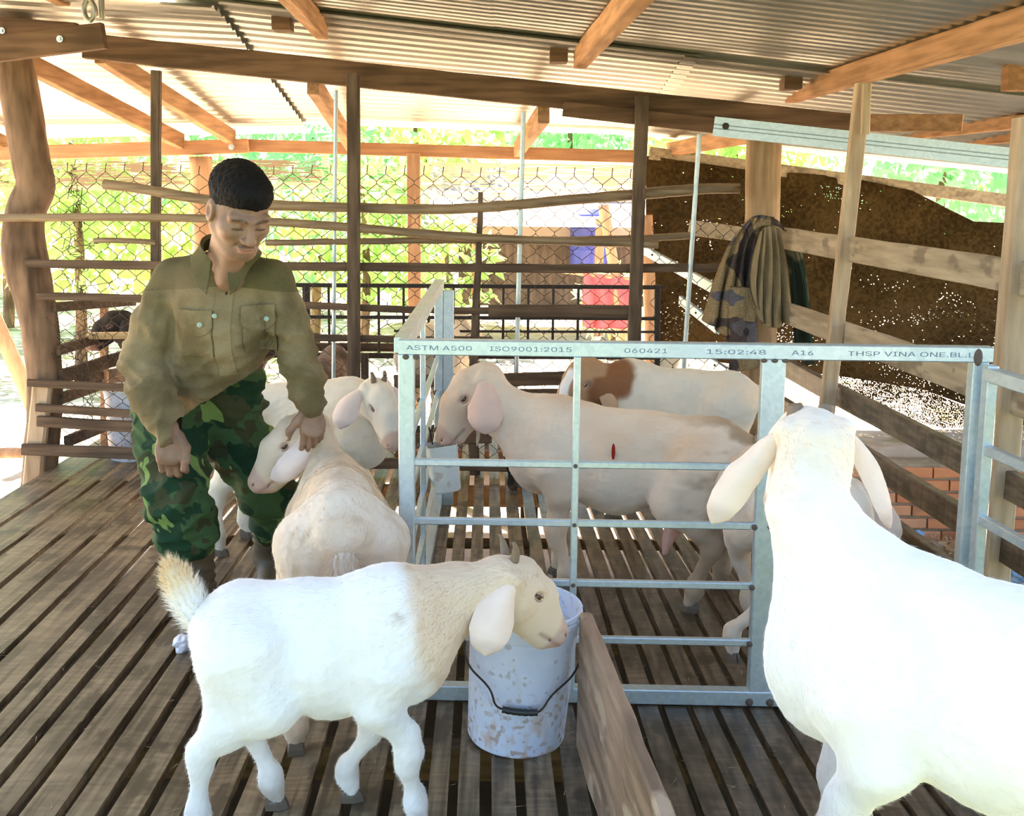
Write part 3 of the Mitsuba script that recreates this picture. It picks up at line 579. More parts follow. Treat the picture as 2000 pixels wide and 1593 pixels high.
for row in range(6):
    x = 1.86 - (.1 if row % 2 else 0)
    while x < 4.5:
        L = .175 + .03 * rb.random(); z = -.615 + row * .08
        m = wob(beam((x, 6.262, z + .033), (x + L, 6.262, z + .033 + .004 * (rb.random() - .5)), .10, .062, c=.006, n=4, amp=0), .004, 14, int(x * 100))
        part('brick', 'brick_wall', m, f'brick_clay_{rb.randrange(3)}')
        x += L + .012

# ------------------------------------------------------------------ goats
scene['goat_coat'] = {'type': 'twosided', 'bsdf': {'type': 'principled', 'base_color': {'type': 'mesh_attribute', 'name': 'vertex_color'}, 'roughness': 0.8, 'specular': 0.25, 'sheen': 0.3}}
scene['goat_ear_skin'] = {'type': 'twosided', 'bsdf': {'type': 'principled', 'base_color': {'type': 'mesh_attribute', 'name': 'vertex_color'}, 'roughness': 0.7, 'specular': 0.3}}
scene['hoof_horn'] = {'type': 'principled', 'base_color': rgb(0.11, 0.085, 0.06), 'roughness': 0.6}
scene['goat_horn'] = {'type': 'principled', 'base_color': rgb(0.20, 0.14, 0.09), 'roughness': 0.6}
scene['goat_eye'] = {'type': 'principled', 'base_color': rgb(0.07, 0.035, 0.015), 'roughness': 0.12, 'specular': 0.6}
scene['lid_skin'] = {'type': 'principled', 'base_color': rgb(0.42, 0.27, 0.22), 'roughness': 0.7}
scene['teat_skin'] = {'type': 'principled', 'base_color': rgb(0.62, 0.36, 0.30), 'roughness': 0.6}
WHITE, CREAM, TAN, BROWN, PINK, DIRT = V(.82, .80, .74), V(.76, .66, .50), V(.62, .44, .27), V(.22, .10, .045), V(.72, .50, .42), V(.30, .21, .13)

def goat(key, label, at, heading, size=1.0, poll=(.42, 0, .93), face=(.8, 0, -.6), tilt=0.0, feet=None, coat=None, ears=None, ear_tip=(0, 0, -1), horns=None, tail=None, beard=False, udder=False, h=.009, hf=.0045, belly=1.0, headsize=1.0, twist=0.0, fuzz=None, neck_mid=None, legs=(1, 1, 1, 1), group=None, ear_len=.20, ear_w=.052, back=0.0, lx=1.0, pollw=None, facew=None, feetw=None, midw=None, neck=1.0, tailw=None, fore=0.0):
    """local frame: x towards the head, y to the goat's left, z up; scaled by size, turned by heading and put at the point below the barrel."""
    tag(key, label, 'goat', group)
    B = Body(); A = rotz(math.radians(heading)) * size; off = V(at[0], at[1], 0); Ai = np.linalg.inv(A)
    if pollw is not None: poll = Ai @ (V(*pollw) - off)
    if facew is not None: face = Ai @ V(*facew)
    if midw is not None: neck_mid = Ai @ (V(*midw) - off)
    if tailw is not None: tail = [tuple((Ai @ (V(*w) - off)) * [1 / lx, 1, 1]) for w in tailw]
    if ears is not None: ears = [[unit(Ai @ V(*x)) for x in e] for e in ears]
    if feetw is not None: feet = [tuple((Ai @ (V(w[0], w[1], 0) - off))[:2]) for w in feetw]
    xl = lambda p: V(p[0] * lx, p[1], p[2])
    class TB:                                                # trunk primitives: x shortened or stretched by lx
        def cone(_, a, b, *r, **k): B.cone(xl(a), xl(b), *r, **k)
        def ell(_, a, *r, **k): B.ell(xl(a), *r, **k)
    TB = TB()
    F = unit(face); U = unit(V(0, 0, 1) - F * F[2]); 
    if tilt: 
        R0 = np.cross(F, U); U = U * math.cos(tilt) + R0 * math.sin(tilt)
    R = np.cross(F, U)                                          # the goat's right
    P = V(*poll); hs = headsize
    def hd(f, s, u): return P + (F * (f * (1.0 + .10 * min(max((f - .06) / .1, 0), 1))) + R * s + U * u) * hs
    # trunk: rump, barrel, brisket, withers
    lat = ((0, 1, 0), .84)
    TB.cone((-.30, 0, .555 + back * .5), (.02, 0, .49), .135, .168 * belly, .05, lat)
    TB.cone((.02, 0, .49), (.24, 0, .51 + fore * .5), .168 * belly, .150, .05, lat)
    TB.cone((-.34, 0, .60 + back), (-.10, 0, .615 + back * .6), .062, .058, .06)
    TB.cone((-.10, 0, .615 + back * .6), (.24, 0, .66 + fore), .058, .05, .07)
    TB.cone((.16, 0, .655 + fore), (.28, 0, .665 + fore), .05, .045, .06)
    TB.ell((.33, 0, .48), (.10, .10, .13), .06)
    for s in (-1, 1):
        TB.ell((-.30, .075 * s, .60 + back), (.050, .030, .034), .04)          # hook bones
        TB.ell((-.43, .045 * s, .575 + back), (.04, .028, .04), .05)       # pin bones
        TB.ell((-.165, .158 * s, .575), (.075, .040, .045), .06, neg=True)      # hollow of the flank
        TB.ell((.105, .172 * s, .50), (.020, .030, .10), .05, neg=True)
        TB.ell((.22, .092 * s, .52 + fore * .6), (.085, .045, .13), .05)       # shoulder blades
    TB.cone((-.36, 0, .58 + back), (-.44, 0, .575 + back), .08, .05, .06)
    # neck
    nb = xl(V(.27, 0, .585 + fore)); jaw = hd(-.005, 0, -.055)
    nm = V(*neck_mid) if neck_mid is not None else (nb * .5 + jaw * .5 + V(-.02, 0, .0))
    B.cone(nb, nm, .122 * (.4 + .6 * neck), .082 * neck, .07, ((0, 1, 0), .86)); B.cone(nm, jaw, .082 * neck, .062 * hs, .05)
    B.cone(xl((.24, 0, .645 + fore)), nm + V(0, 0, .035), .06, .05 * neck, .06)
    B.cone(xl((.35, 0, .50)), nm + V(.02, 0, -.03), .085 * (.4 + .6 * neck), .05 * neck, .06)
    # head
    B.ell(hd(.045, 0, -.035), V(.082, .056, .060) * hs, .03, np.stack([F, R, U]))
    B.cone(hd(.05, 0, -.005), hd(.125, 0, -.020), .042 * hs, .037 * hs, .03)
    B.cone(hd(.125, 0, -.020), hd(.215, 0, -.072), .037 * hs, .026 * hs, .03)
    B.cone(hd(.07, 0, -.055), hd(.205, 0, -.092), .052 * hs, .031 * hs, .035)
    B.cone(hd(.02, 0, -.088), hd(.185, 0, -.118), .042 * hs, .021 * hs, .03)
    B.ell(hd(.222, 0, -.083), V(.022, .028, .026) * hs, .015, np.stack([F, R, U]))
    for s in (-1, 1):
        B.ell(hd(.03, .042 * s, -.075), V(.06, .018, .05) * hs, .03, np.stack([F, R, U]))        # cheek
        B.ell(hd(.078, .043 * s, -.012), V(.028, .014, .016) * hs, .02, np.stack([F, R, U]))     # brow
        B.ell(hd(.088, .056 * s, -.030), V(.017, .009, .011) * hs, .012, np.stack([F, R, U]), neg=True)
        B.cone(hd(.232, .016 * s, -.078), hd(.222, .028 * s, -.070), .0055 * hs, .003 * hs, .008, neg=True)    # nostril
        B.cone(hd(.232, .004 * s, -.104), hd(.165, .040 * s, -.102), .003 * hs, .003 * hs, .008, neg=True)    # mouth
        B.ell(hd(-.005, .052 * s, -.03), V(.028, .022, .02) * hs, .02, np.stack([F, R, U]))      # ear root
    if beard: B.cone(hd(.10, 0, -.125), hd(.115, 0, -.125) + V(0, 0, -.10), .016, .004, .02)
    # legs: (shoulder, elbow, knee, fetlock, foot) and (hip, stifle, hock, fetlock, foot)
    feet = feet or [(.26, .09), (.24, -.09), (-.33, .09), (-.37, -.09)]
    hooves = []
    for i, (fx, fy) in enumerate(feet):
        s = 1 if i % 2 == 0 else -1
        if not legs[i]: continue
        if i < 2:
            sh, el = xl(V(.235, .09 * s, .47)), xl(V(.20, .10 * s, .385))
            kn = V(.235 * lx * .45 + fx * .55 + .012, .095 * s * .5 + fy * .5, .235); ft = V(fx - .012, fy, .075); to = V(fx, fy, .03)
            B.chain([sh, el, kn + V(-.008, 0, .05), kn, kn + V(-.006, 0, -.04), ft + V(-.002, 0, .03), ft, to], [.082, .056, .033, .034, .025, .021, .026, .022], .03)
        else:
            hp, st = xl(V(-.29, .082 * s, .53)), xl(V(-.215, .098 * s, .40))
            hk = V(-.375 * lx * .5 + fx * .5 - .03, .09 * s * .5 + fy * .5, .265); ft = V(fx - .012, fy, .075); to = V(fx + .004, fy, .03)
            B.chain([hp, st, hk * .6 + st * .4 + V(-.012, 0, .0), hk, hk * .8 + ft * .2, ft + V(0, 0, .03), ft, to], [.115, .082, .05, .034, .027, .022, .026, .022], .035)
            B.cone(hp + V(-.06, 0, .02), hk * .5 + st * .5 + V(-.02, 0, .03), .075, .05, .05)
        hooves.append((fx, fy))
    if udder:
        B.ell(xl((-.23, .0, .335)), (.085, .075, .075), .04)
    tl = [xl(x) for x in (tail or [(-.465, 0, .60 + back), (-.53, 0, .57 + back), (-.55, 0, .50 + back)])]
    lo = np.minimum(P, hd(.24, 0, -.1)) - .09; hi = np.maximum(P, hd(.24, 0, -.1)) + .09
    v, f = B.mesh(h, [(lo, hi)], hf, smooth=2)
    n = vnormals(v, f)
    # coat colour and fine unevenness of the hair
    v = v + n * ((meshkit.fbm(v * 42, 3, 5) - .5) * .006 * (1 - np.exp(-np.sum((v - hd(.15, 0, -.06)) ** 2, 1) / .02)))[:, None]
    q = {'v': v * [1 / lx, 1, 1], 'n': n, 'hd': hd, 'F': F, 'R': R, 'U': U, 'P': P}
    rel = v - P; hl = np.stack([rel @ F, rel @ R, rel @ U], 1) / hs; q['h'] = hl
    col = coat(q)
    nose = ss(.200, .222, hl[:, 0]) * (np.abs(hl[:, 1]) < .05) * (np.abs(hl[:, 2] + .085) < .06)
    col = lerp(col, V(.52, .33, .26), .75 * nose)
    ms = np.exp(-((hl[:, 2] + .103) / .006) ** 2) * ss(.16, .17, hl[:, 0]) * (np.abs(hl[:, 1]) < .06)
    col = lerp(col, V(.35, .20, .16), .7 * ms)
    eyeRim = np.exp(-(((hl[:, 0] - .088) / .018) ** 2 + ((hl[:, 2] + .030) / .011) ** 2)) * (np.abs(hl[:, 1]) > .028)
    col = lerp(col, V(.50, .32, .27), .6 * eyeRim)
    low = ss(.16, .02, v[:, 2]) * ss(.3, .65, nz(v, 18, 4)) * .6
    col = lerp(col, DIRT, low)
    W = lambda x: np.asarray(x, float) @ A.T + off
    part('body', key, (W(v), f), 'goat_coat', smooth=True, color=np.clip(col, 0, 1))
    for fx, fy in hooves:
        pr = [(-.026, -.022), (.012, -.024), (.036, -.012), (.037, -.002), (.012, 0), (.037, .002), (.036, .012), (.012, .024), (-.026, .022)]
        pr = np.array(pr); hz = np.array([0.0, .018, .036]); sc = np.array([1.0, .95, .74])
        vv = np.vstack([np.c_[pr * s_ + [fx - .004 * k, fy], np.full(len(pr), z)] for k, (z, s_) in enumerate(zip(hz, sc))]); k = len(pr)
        ff = [[a * k + j, a * k + (j + 1) % k, (a + 1) * k + (j + 1) % k, (a + 1) * k + j] for a in (0, 1) for j in range(k)]
        ff = np.vstack([tri(ff), [[0, j + 1, j] for j in range(1, k - 1)], [[2 * k, 2 * k + j, 2 * k + j + 1] for j in range(1, k - 1)]])
        part('hoof', key, (W(vv), ff), 'hoof_horn')
    # eyes with lids
    for s in (-1, 1):
        c = hd(.088, .0435 * s, -.030)
        e = part('eye', key, (lambda m: (W(m[0]), m[1]))(sphere(c, .0125 * hs, 2)), 'goat_eye', smooth=True)
        for du, sgn in ((.0075, 1), (-.0085, -1)):
            a = np.linspace(-1, 1, 9); pts = np.array([hd(.088 + .017 * t, (.0515 - .006 * t * t) * s, -.030 + du * (1 - .75 * t * t)) for t in a])
            part('eyelid', e, (lambda m: (W(m[0]), m[1]))(pole(pts, [.002, .0042, .0046, .0042, .002], k=6, n=14, amp=0)), 'lid_skin', smooth=True)
    # ears: long, hanging, cupped
    for s in (-1, 1):
        ed = ears[0 if s < 0 else 1] if ears else None
        root = hd(-.004, .060 * s, -.030)
        d1 = unit(R * s * .75 + V(*ear_tip) * .65) if ed is None else unit(V(*ed[0])); d2 = unit(V(*ear_tip)) if ed is None else unit(V(*ed[1]))
        L = ear_len * hs; m_, k_ = 22, 13
        t = np.linspace(0, 1, m_); path = np.array([root + (d1 * (x - .5 * x * x) + d2 * (.5 * x * x)) * L * 1.12 for x in t])
        wid = ear_w * hs * np.interp(t, [0, .08, .25, .5, .75, .9, .97, 1.0], [.36, .42, .72, 1.0, .98, .74, .42, .12])
        tg = np.gradient(path, axis=0); tg /= np.linalg.norm(tg, axis=1, keepdims=True)
        face_n = unit(R * s + F * .25) if ed is None or len(ed) < 3 else unit(V(*ed[2]))
        wv = np.cross(tg, face_n); wv /= np.linalg.norm(wv, axis=1, keepdims=True); nv = np.cross(wv, tg)
        u = np.linspace(-1, 1, k_)
        curl = .55 * (1 - t) + .22
        def lay(o): return path[:, None] + wv[:, None] * (u[None, :, None] * wid[:, None, None]) + nv[:, None] * ((-(u ** 2)[None] * curl[:, None] * wid[:, None])[..., None] + o[..., None])
        th = .0055 * (1 - .75 * np.abs(u)[None] ** 3) * np.ones((m_, 1)) * (1.3 - .7 * t[:, None])
        top = lay(th) ; bot = lay(-th * .6)
        vv = np.vstack([top.reshape(-1, 3), bot.reshape(-1, 3)]); i = (np.arange(m_ - 1)[:, None] * k_ + np.arange(k_ - 1)[None]).ravel(); N = m_ * k_
        q1 = np.stack([i, i + 1, i + k_ + 1, i + k_], 1); q2 = np.stack([i, i + k_, i + k_ + 1, i + 1], 1) + N
        e1 = np.arange(m_ - 1) * k_; e2 = e1 + k_ - 1
        rim = np.vstack([np.stack([e1, e1 + k_, e1 + k_ + N, e1 + N], 1), np.stack([e2 + k_, e2, e2 + N, e2 + k_ + N], 1), np.stack([(m_ - 1) * k_ + np.arange(k_ - 1), (m_ - 1) * k_ + np.arange(1, k_), (m_ - 1) * k_ + np.arange(1, k_) + N, (m_ - 1) * k_ + np.arange(k_ - 1) + N], 1)])
        ff = tri(np.vstack([q1, q2, rim]))
        if s < 0: pass
        vv = vv + (meshkit.fbm(vv * 25, 2, 3)[:, None] - .5) * .006
        qe = {'v': vv, 't': np.tile(np.repeat(t, k_), 2), 'u': np.tile(np.tile(u, m_), 2), 's': s}
        c = coat(qe)
        part('ear', key, (W(vv), ff), 'goat_ear_skin', smooth=True, color=np.clip(c, 0, 1))
    for hn in horns or ():
        pts = np.array([hd(*x) for x in hn[0]]); part('horn', key, (lambda m: (W(m[0]), m[1]))(pole(pts, hn[1], k=10, n=24, amp=.0008)), 'goat_horn', smooth=True)
    if tail is not False:
        pts = spline(np.array(tl), 26); tt = np.linspace(0, 1, 26); rr = np.interp(tt, [0, .2, .6, .85, 1], [.036, .040, .040, .030, .008])
        m = sweep(pts, ring(14), (0, 1, 0), rr); m = wob(m, .006, 40, 5)
        ct = np.clip(coat({'v': m[0], 'tail': np.r_[np.repeat(tt, 14)]}), 0, 1)
        tk = part('tail', key, (W(m[0]), m[1]), 'goat_coat', smooth=True, color=ct)
        if fuzz:
            rng = np.random.default_rng(5); i = rng.integers(0, len(m[0]), 2600); b0 = m[0][i]; nn = vnormals(*m)[i]; nn = nn if np.sum(nn * (b0 - pts[i // 14])) > 0 else -nn
            tg_ = np.gradient(pts, axis=0)[i // 14]; tg_ /= np.linalg.norm(tg_, axis=1, keepdims=True); d_ = tg_ * .75 + nn * .55 + rng.normal(0, .18, nn.shape); d_ /= np.linalg.norm(d_, axis=1, keepdims=True)
            sd = np.cross(d_, rng.normal(size=nn.shape)); sd /= np.linalg.norm(sd, axis=1, keepdims=True); sd *= .0011
            vv = np.stack([b0 - nn * .003 - sd, b0 - nn * .003 + sd, b0 + d_ * (.016 + .022 * rng.random(len(i)))[:, None]], 1).reshape(-1, 3)
            part('hair', tk, (W(vv), np.arange(len(vv)).reshape(-1, 3)), 'goat_coat', color=np.repeat(ct[i], 3, 0), kind='stuff')
    if udder:
        for s in (-1, 1):
            part('teat', key, (lambda m: (W(m[0]), m[1]))(pole([(-.20 * lx, .035 * s, .30), (-.185 * lx, .045 * s, .245), (-.175 * lx, .05 * s, .185)], [.027, .022, .008], k=10, n=14, amp=.001)), 'teat_skin', smooth=True)
    if fuzz:                                               # short stiff hairs along the coat, drawn as thin blades
        rng = np.random.default_rng(11); cnt, ln = fuzz
        if tail is not False: pass
        a = np.linalg.norm(np.cross(v[f[:, 1]] - v[f[:, 0]], v[f[:, 2]] - v[f[:, 0]]), axis=1)
        pick = rng.choice(len(f), cnt, p=a / a.sum()); w = rng.dirichlet((1, 1, 1), cnt)
        b0 = np.einsum('ij,ijk->ik', w, v[f[pick]]); nn = np.einsum('ij,ijk->ik', w, n[f[pick]])
        ok = np.sum((b0 - hd(.14, 0, -.06)) ** 2, 1) > .14 ** 2; b0, nn, pk = b0[ok], nn[ok], f[pick][ok, 0]
        flow = V(-.9, 0, -.55) + rng.normal(0, .18, (len(b0), 3)); flow -= nn * np.sum(flow * nn, 1)[:, None]; flow /= np.linalg.norm(flow, axis=1, keepdims=True) + 1e-9
        L = ln * (.5 + rng.random(len(b0)))[:, None]; sd = np.cross(flow, nn); sd *= .0009
        tip = b0 + flow * L * .93 + nn * L * .33; b1 = b0 - nn * .001
        vv = np.stack([b1 - sd, b1 + sd, tip], 1).reshape(-1, 3); ff = np.arange(len(vv)).reshape(-1, 3)
        part('hair', key, (W(vv), ff), 'goat_coat', color=np.clip(np.repeat(col[pk], 3, 0), 0, 1), kind='stuff')
    return W, hd

def plain(base=WHITE, spot=CREAM, amt=.35, f=7.0, seed=1, ear=PINK, ear_amt=.75, streak=None, extra=None):
    def fn(q):
        v = q['v']; n = nz(v, f, seed, 3); c = lerp(np.tile(base, (len(v), 1)), spot, amt * ss(.35, .7, n))
        c = lerp(c, base * .9, .4 * ss(.45, .8, nz(v * [60, 60, 14], 1, seed + 2, 2)))
        if 't' in q: return lerp(lerp(c, ear * (.92 + .16 * nz(v, 30, 3)[:, None]), np.full(len(v), ear_amt)), ear * .68, .7 * ss(.80, .92, q['t'] + .1 * (nz(v, 20, 5) - .5)))
        if streak is not None and 'h' in q: c = lerp(c, streak, .5 * ss(.42, .80, nz(v * [30, 30, 8], 1, seed + 5, 4)))
        return extra(q, c) if extra else c
    return fn

# 1 the near white goat drinking from the bucket
def c1(q, c):
    v = q['v']
    if 'tail' in q: return lerp(c, V(.78, .62, .38), .9 * ss(.45, .8, q['tail']))
    tan = ss(.31, .40, v[:, 0] + .30 * (v[:, 2] - .55) + .10 * (nz(v, 12, 3) - .5)); c = lerp(c, V(.66, .49, .32), .85 * tan)
    if 'h' in q: c = lerp(c, V(.72, .58, .42), .7 * ss(.06, .14, q['h'][:, 0]) * (np.linalg.norm(q['h'] - V(.12, 0, -.05), axis=1) < .2))
    return lerp(c, V(.42, .27, .15), .6 * ss(.5, .7, nz(v, 24, 7)) * ss(.02, .0, np.abs(v[:, 0] - .30) - .06) * ss(.60, .66, v[:, 2]))

def c2(q, c):
    if 'h' not in q: return c
    d = np.linalg.norm(q['h'] - V(.02, 0, -.04), axis=1)
    return lerp(c, V(.72, .60, .46), .75 * ss(.20, .08, d) * ss(.25, .6, nz(q['v'], 14, 8) + .15))
goat('drinking_goat', 'white goat with a tan head drinking from the white bucket, nearest in front', (-.425, 2.335), 4, size=.86, lx=.69, pollw=(0.001, 2.480, 0.590), facew=(.165, .10, -.150), midw=(-0.142, 2.430, 0.516),
     feetw=[(-.385, 2.42), (-.205, 2.30), (-.565, 2.385), (-.70, 2.24)], coat=plain(V(.84, .82, .78), CREAM, .12, 6, 1, V(.80, .62, .50), .85, extra=c1), ears=[((-.2, .9, -.4), (-.2, .25, -1)), ((-.45, -.75, -.45), (-.22, -.10, -1), (.15, -1, .15))],
     tailw=[(-0.703, 2.330, 0.486), (-0.731, 2.320, 0.529), (-0.762, 2.320, 0.591), (-0.784, 2.320, 0.640)], horns=[([(-.01, .022 * s, .01), (-.025, .03 * s, .03), (-.05, .034 * s, .045)], [.014, .011, .004]) for s in (-1, 1)], fuzz=(24000, .013), headsize=1.16, ear_len=.185, ear_w=.052)
goat('watching_goat', 'large white goat at the right edge, seen from behind with its head raised', (.955, 1.83), 146, size=1.13, lx=1.0, pollw=(0.623, 2.140, 1.037), facew=(-.04, .8, -.55), midw=(0.597, 2.060, 0.874), neck=.60,
     feetw=[(.665, 1.93), (.655, 2.10), (1.16, 1.47), (1.30, 1.72)], coat=plain(V(.86, .84, .80), CREAM, .10, 6, 3, V(.72, .55, .42), .8, extra=c2), horns=[([(.0, .026 * s, .0), (-.012, .030 * s, .022)], [.020, .013]) for s in (-1, 1)], ears=[((-.70, .0, -.70), (-.50, -.05, -1), (-.55, -1, .3)), ((.72, -.05, -.65), (.06, -.05, -1), (.85, -.8, .1))], fuzz=(22000, .012), ear_len=.190, ear_w=.032)
goat('held_goat', 'cream goat held by the neck by the man, its rump towards the viewer', (-.515, 3.06), 101, size=.97, lx=.88, back=.03, fore=-.065, pollw=(-0.684, 3.380, 0.746), facew=(-.21, -.03, -.155), midw=(-0.642, 3.400, 0.620), neck=.70,
     feetw=[(-.66, 3.27), (-.47, 3.30), (-.568, 2.64), (-.345, 2.735)], coat=plain(V(.72, .61, .49), V(.58, .42, .26), .6, 6, 5, V(.80, .64, .57), .8, streak=V(.46, .33, .20)), fuzz=(14000, .012), belly=1.04, headsize=1.06, ear_w=.040, tail=[(-.45, 0, .56), (-.475, 0, .51), (-.475, 0, .45)], ears=[((-.05, -.55, -.85), (-.95, -.05, -.45), (.2, -1, .1)), ((.1, .9, -.5), (-.1, .2, -1))])
goat('nosy_goat', 'white goat standing behind the man, its face beside the corner post of the panel', (-.86, 4.27), -6, size=1.0, lx=.80, pollw=(-0.526, 4.100, 0.725), facew=(.10, -.14, -.17), midw=(-0.602, 4.280, 0.478),
     feetw=[(-.62, 4.36), (-.64, 4.18), (-1.132, 4.38), (-1.19, 4.15)], coat=plain(V(.76, .72, .63), CREAM, .45, 7, 7, V(.74, .62, .60), .7), headsize=.96, neck=.60, ears=[((.6, .5, -.3), (.2, .3, -1)), ((-.65, -.55, -.35), (-.12, -.15, -1), (-.3, -1, .1))], ear_len=.19, horns=[([(-.01, .02 * s, .0), (-.02, .026 * s, .022), (-.045, .03 * s, .032)], [.013, .011, .006]) for s in (-1, 1)])
def c5(q, c):
    v = q['v']
    if 'tail' in q: return lerp(c, DIRT, np.full(len(v), .7))
    if 'h' in q: c = lerp(c, V(.66, .48, .34), .6 * ss(.10, .02, np.linalg.norm(q['h'] - V(.10, 0, 0), axis=1) - .05))
    c = lerp(c, V(.33, .23, .14), .85 * ss(-.12, -.42, v[:, 0]) * ss(.42, .66, nz(v * [9, 9, 14], 1, 3, 4)))
    return lerp(c, V(.27, .19, .12), .7 * ss(-.2, -.34, v[:, 0]) * ss(.42, .3, v[:, 2]))
goat('pen_goat', 'big cream nanny goat standing sideways inside the pen, facing left', (.415, 3.80), 160, size=1.0, lx=1.02, pollw=(-0.148, 4.020, 0.801), facew=(-.205, -.03, -.235), midw=(-0.041, 4.000, 0.648),
     feetw=[(.20, 3.79), (.185, 3.98), (.655, 3.62), (.80, 3.85)], coat=plain(V(.72, .60, .48), V(.60, .43, .30), .7, 5, 9, V(.72, .50, .42), .85, extra=c5), beard=True, udder=True, belly=1.05, ear_len=.185, ear_w=.060, headsize=1.14, back=.01, neck=.92, fuzz=(12000, .010))
scene['blood_red'] = {'type': 'diffuse', 'reflectance': rgb(0.28, 0.03, 0.02)}
part('red_mark', 'pen_goat', sphere((0.366, 3.655, 0.577), .03, 2, (.22, .25, 1)), 'blood_red', smooth=True, label='short red streak on the flank')
def c6(q, c):
    v = q['v']
    if 't' in q: return c
    if 'h' in q:
        c = lerp(c, V(.40, .25, .14), ss(.185, .165, np.linalg.norm((q['h'] - V(.09, 0, -.05)) * [.9, 1, 1], axis=1)))
        c = lerp(c, V(.86, .86, .84), ss(.026, .018, np.abs(q['h'][:, 1])) * ss(.06, .09, q['h'][:, 0]) * ss(-.10, -.08, q['h'][:, 2]))
    p = ss(.035, .0, np.hypot(v[:, 0] - .30, v[:, 2] - .66) - .05 - .04 * nz(v, 16, 2)) + ss(.03, 0, np.hypot(v[:, 0] - .40, v[:, 2] - .60) - .035 - .04 * nz(v, 16, 4))
    return lerp(c, V(.24, .11, .05), np.clip(p, 0, 1))
goat('brown_headed_goat', 'white goat with a brown head, white blaze and brown neck patches, behind the pen', (.74, 4.74), 172, size=1.0, lx=.80, pollw=(0.327, 4.700, 0.726), facew=(-.12, -.15, -.14), midw=(0.399, 4.700, 0.603),
     coat=plain(V(.74, .70, .60), CREAM, .35, 6, 11, V(.50, .32, .19), .9, extra=c6), h=.011, hf=.006, headsize=1.12)
goat('hidden_goat', 'cream goat mostly hidden behind the raised head of the large white goat', (.93, 3.36), -72, size=.92, lx=.62, pollw=(1.035, 3.100, 0.613), facew=(.045, -.10, -.150), midw=(0.984, 3.160, 0.541), tail=False, neck=.85,
     feetw=[(.97, 3.16), (.725, 3.225), (1.02, 3.54), (.85, 3.54)], coat=plain(V(.70, .60, .50), V(.55, .42, .30), .6, 7, 13, V(.66, .52, .46), .8), h=.011, hf=.006, ears=[((.7, -.2, -.6), (.45, -.1, -1), (.2, -1, .2)), ((-.6, .2, -.7), (-.2, .1, -1))])

# ------------------------------------------------------------------ the man
man = 'person'
tag(man, 'short-haired man in olive work shirt and green camouflage trousers leaning over to hold a goat', 'person')
def skin_mat():
    return {'type': 'principled', 'base_color': {'type': 'mesh_attribute', 'name': 'vertex_color'}, 'roughness': 0.5, 'specular': 0.4}
scene['skin'] = skin_mat()
HS = 1.035; HC = V(-.800, 3.08, 1.432)
hF = unit((.50, -.72, -.46)); hU = unit(V(.03, 0, 1) - hF * (V(.03, 0, 1) @ hF)); hR = np.cross(hF, hU)
def hp(f, r, u): return HC + (hF * f + hR * r + hU * u) * HS
HB = np.stack([hF, hR, hU])
B = Body()
B.ell(hp(-.012, 0, .035), V(.098, .077, .090) * HS, .02, HB)
B.ell(hp(.034, 0, -.035), V(.066, .064, .088) * HS, .03, HB)
B.ell(hp(.060, 0, -.098), V(.032, .036, .026) * HS, .03, HB)
for s in (-1, 1):
    B.cone(hp(-.002, .056 * s, -.052), hp(.052, .022 * s, -.102), .020 * HS, .019 * HS, .03)
    B.ell(hp(.058, .046 * s, -.024), V(.030, .024, .024) * HS, .025, HB)
    B.cone(hp(.080, .050 * s, .020), hp(.094, .012 * s, .016), .011 * HS, .011 * HS, .015)
    B.ell(hp(.100, .033 * s, -.004), V(.013, .020, .012) * HS, .012, HB, neg=True)
    B.ell(hp(.080, .033 * s, -.005), V(.0145, .0165, .0125) * HS, .004, HB)
    B.cone(hp(.0955, .019 * s, -.0105), hp(.092, .046 * s, -.0095), .0016, .0016, .003, neg=True)   # closed lid line
    B.ell(hp(.105, .0145 * s, -.040), V(.012, .0085, .009) * HS, .008, HB)
    B.ell(hp(.112, .0075 * s, -.0475), V(.005, .0035, .004) * HS, .003, HB, neg=True)
    B.ell(hp(-.008, .079 * s, -.006), V(.023, .010, .034) * HS, .008, HB)
    B.ell(hp(.000, .088 * s, -.002), V(.010, .007, .018) * HS, .006, HB, neg=True)
    B.cone(hp(.098, .021 * s, -.050), hp(.084, .034 * s, -.070), .002, .002, .008, neg=True)
B.cone(hp(.097, 0, .006), hp(.119, 0, -.036), .0085 * HS, .0125 * HS, .012)
B.ell(hp(.0975, 0, -.066), V(.0125, .025, .0065) * HS, .006, HB); B.ell(hp(.094, 0, -.0785), V(.0135, .021, .0075) * HS, .006, HB)
B.cone(hp(.1115, -.022, -.0722), hp(.1115, .022, -.0722), .0014, .0014, .003, neg=True)
NB = V(-.885, 3.25, 1.285)
B.cone(hp(-.022, 0, -.055), NB, .054, .058, .03); B.cone(hp(.0, 0, -.08), NB + V(.02, -.05, -.06), .036, .045, .03)
B.ell(NB + V(.005, .03, -.07), (.085, .05, .06), .03)
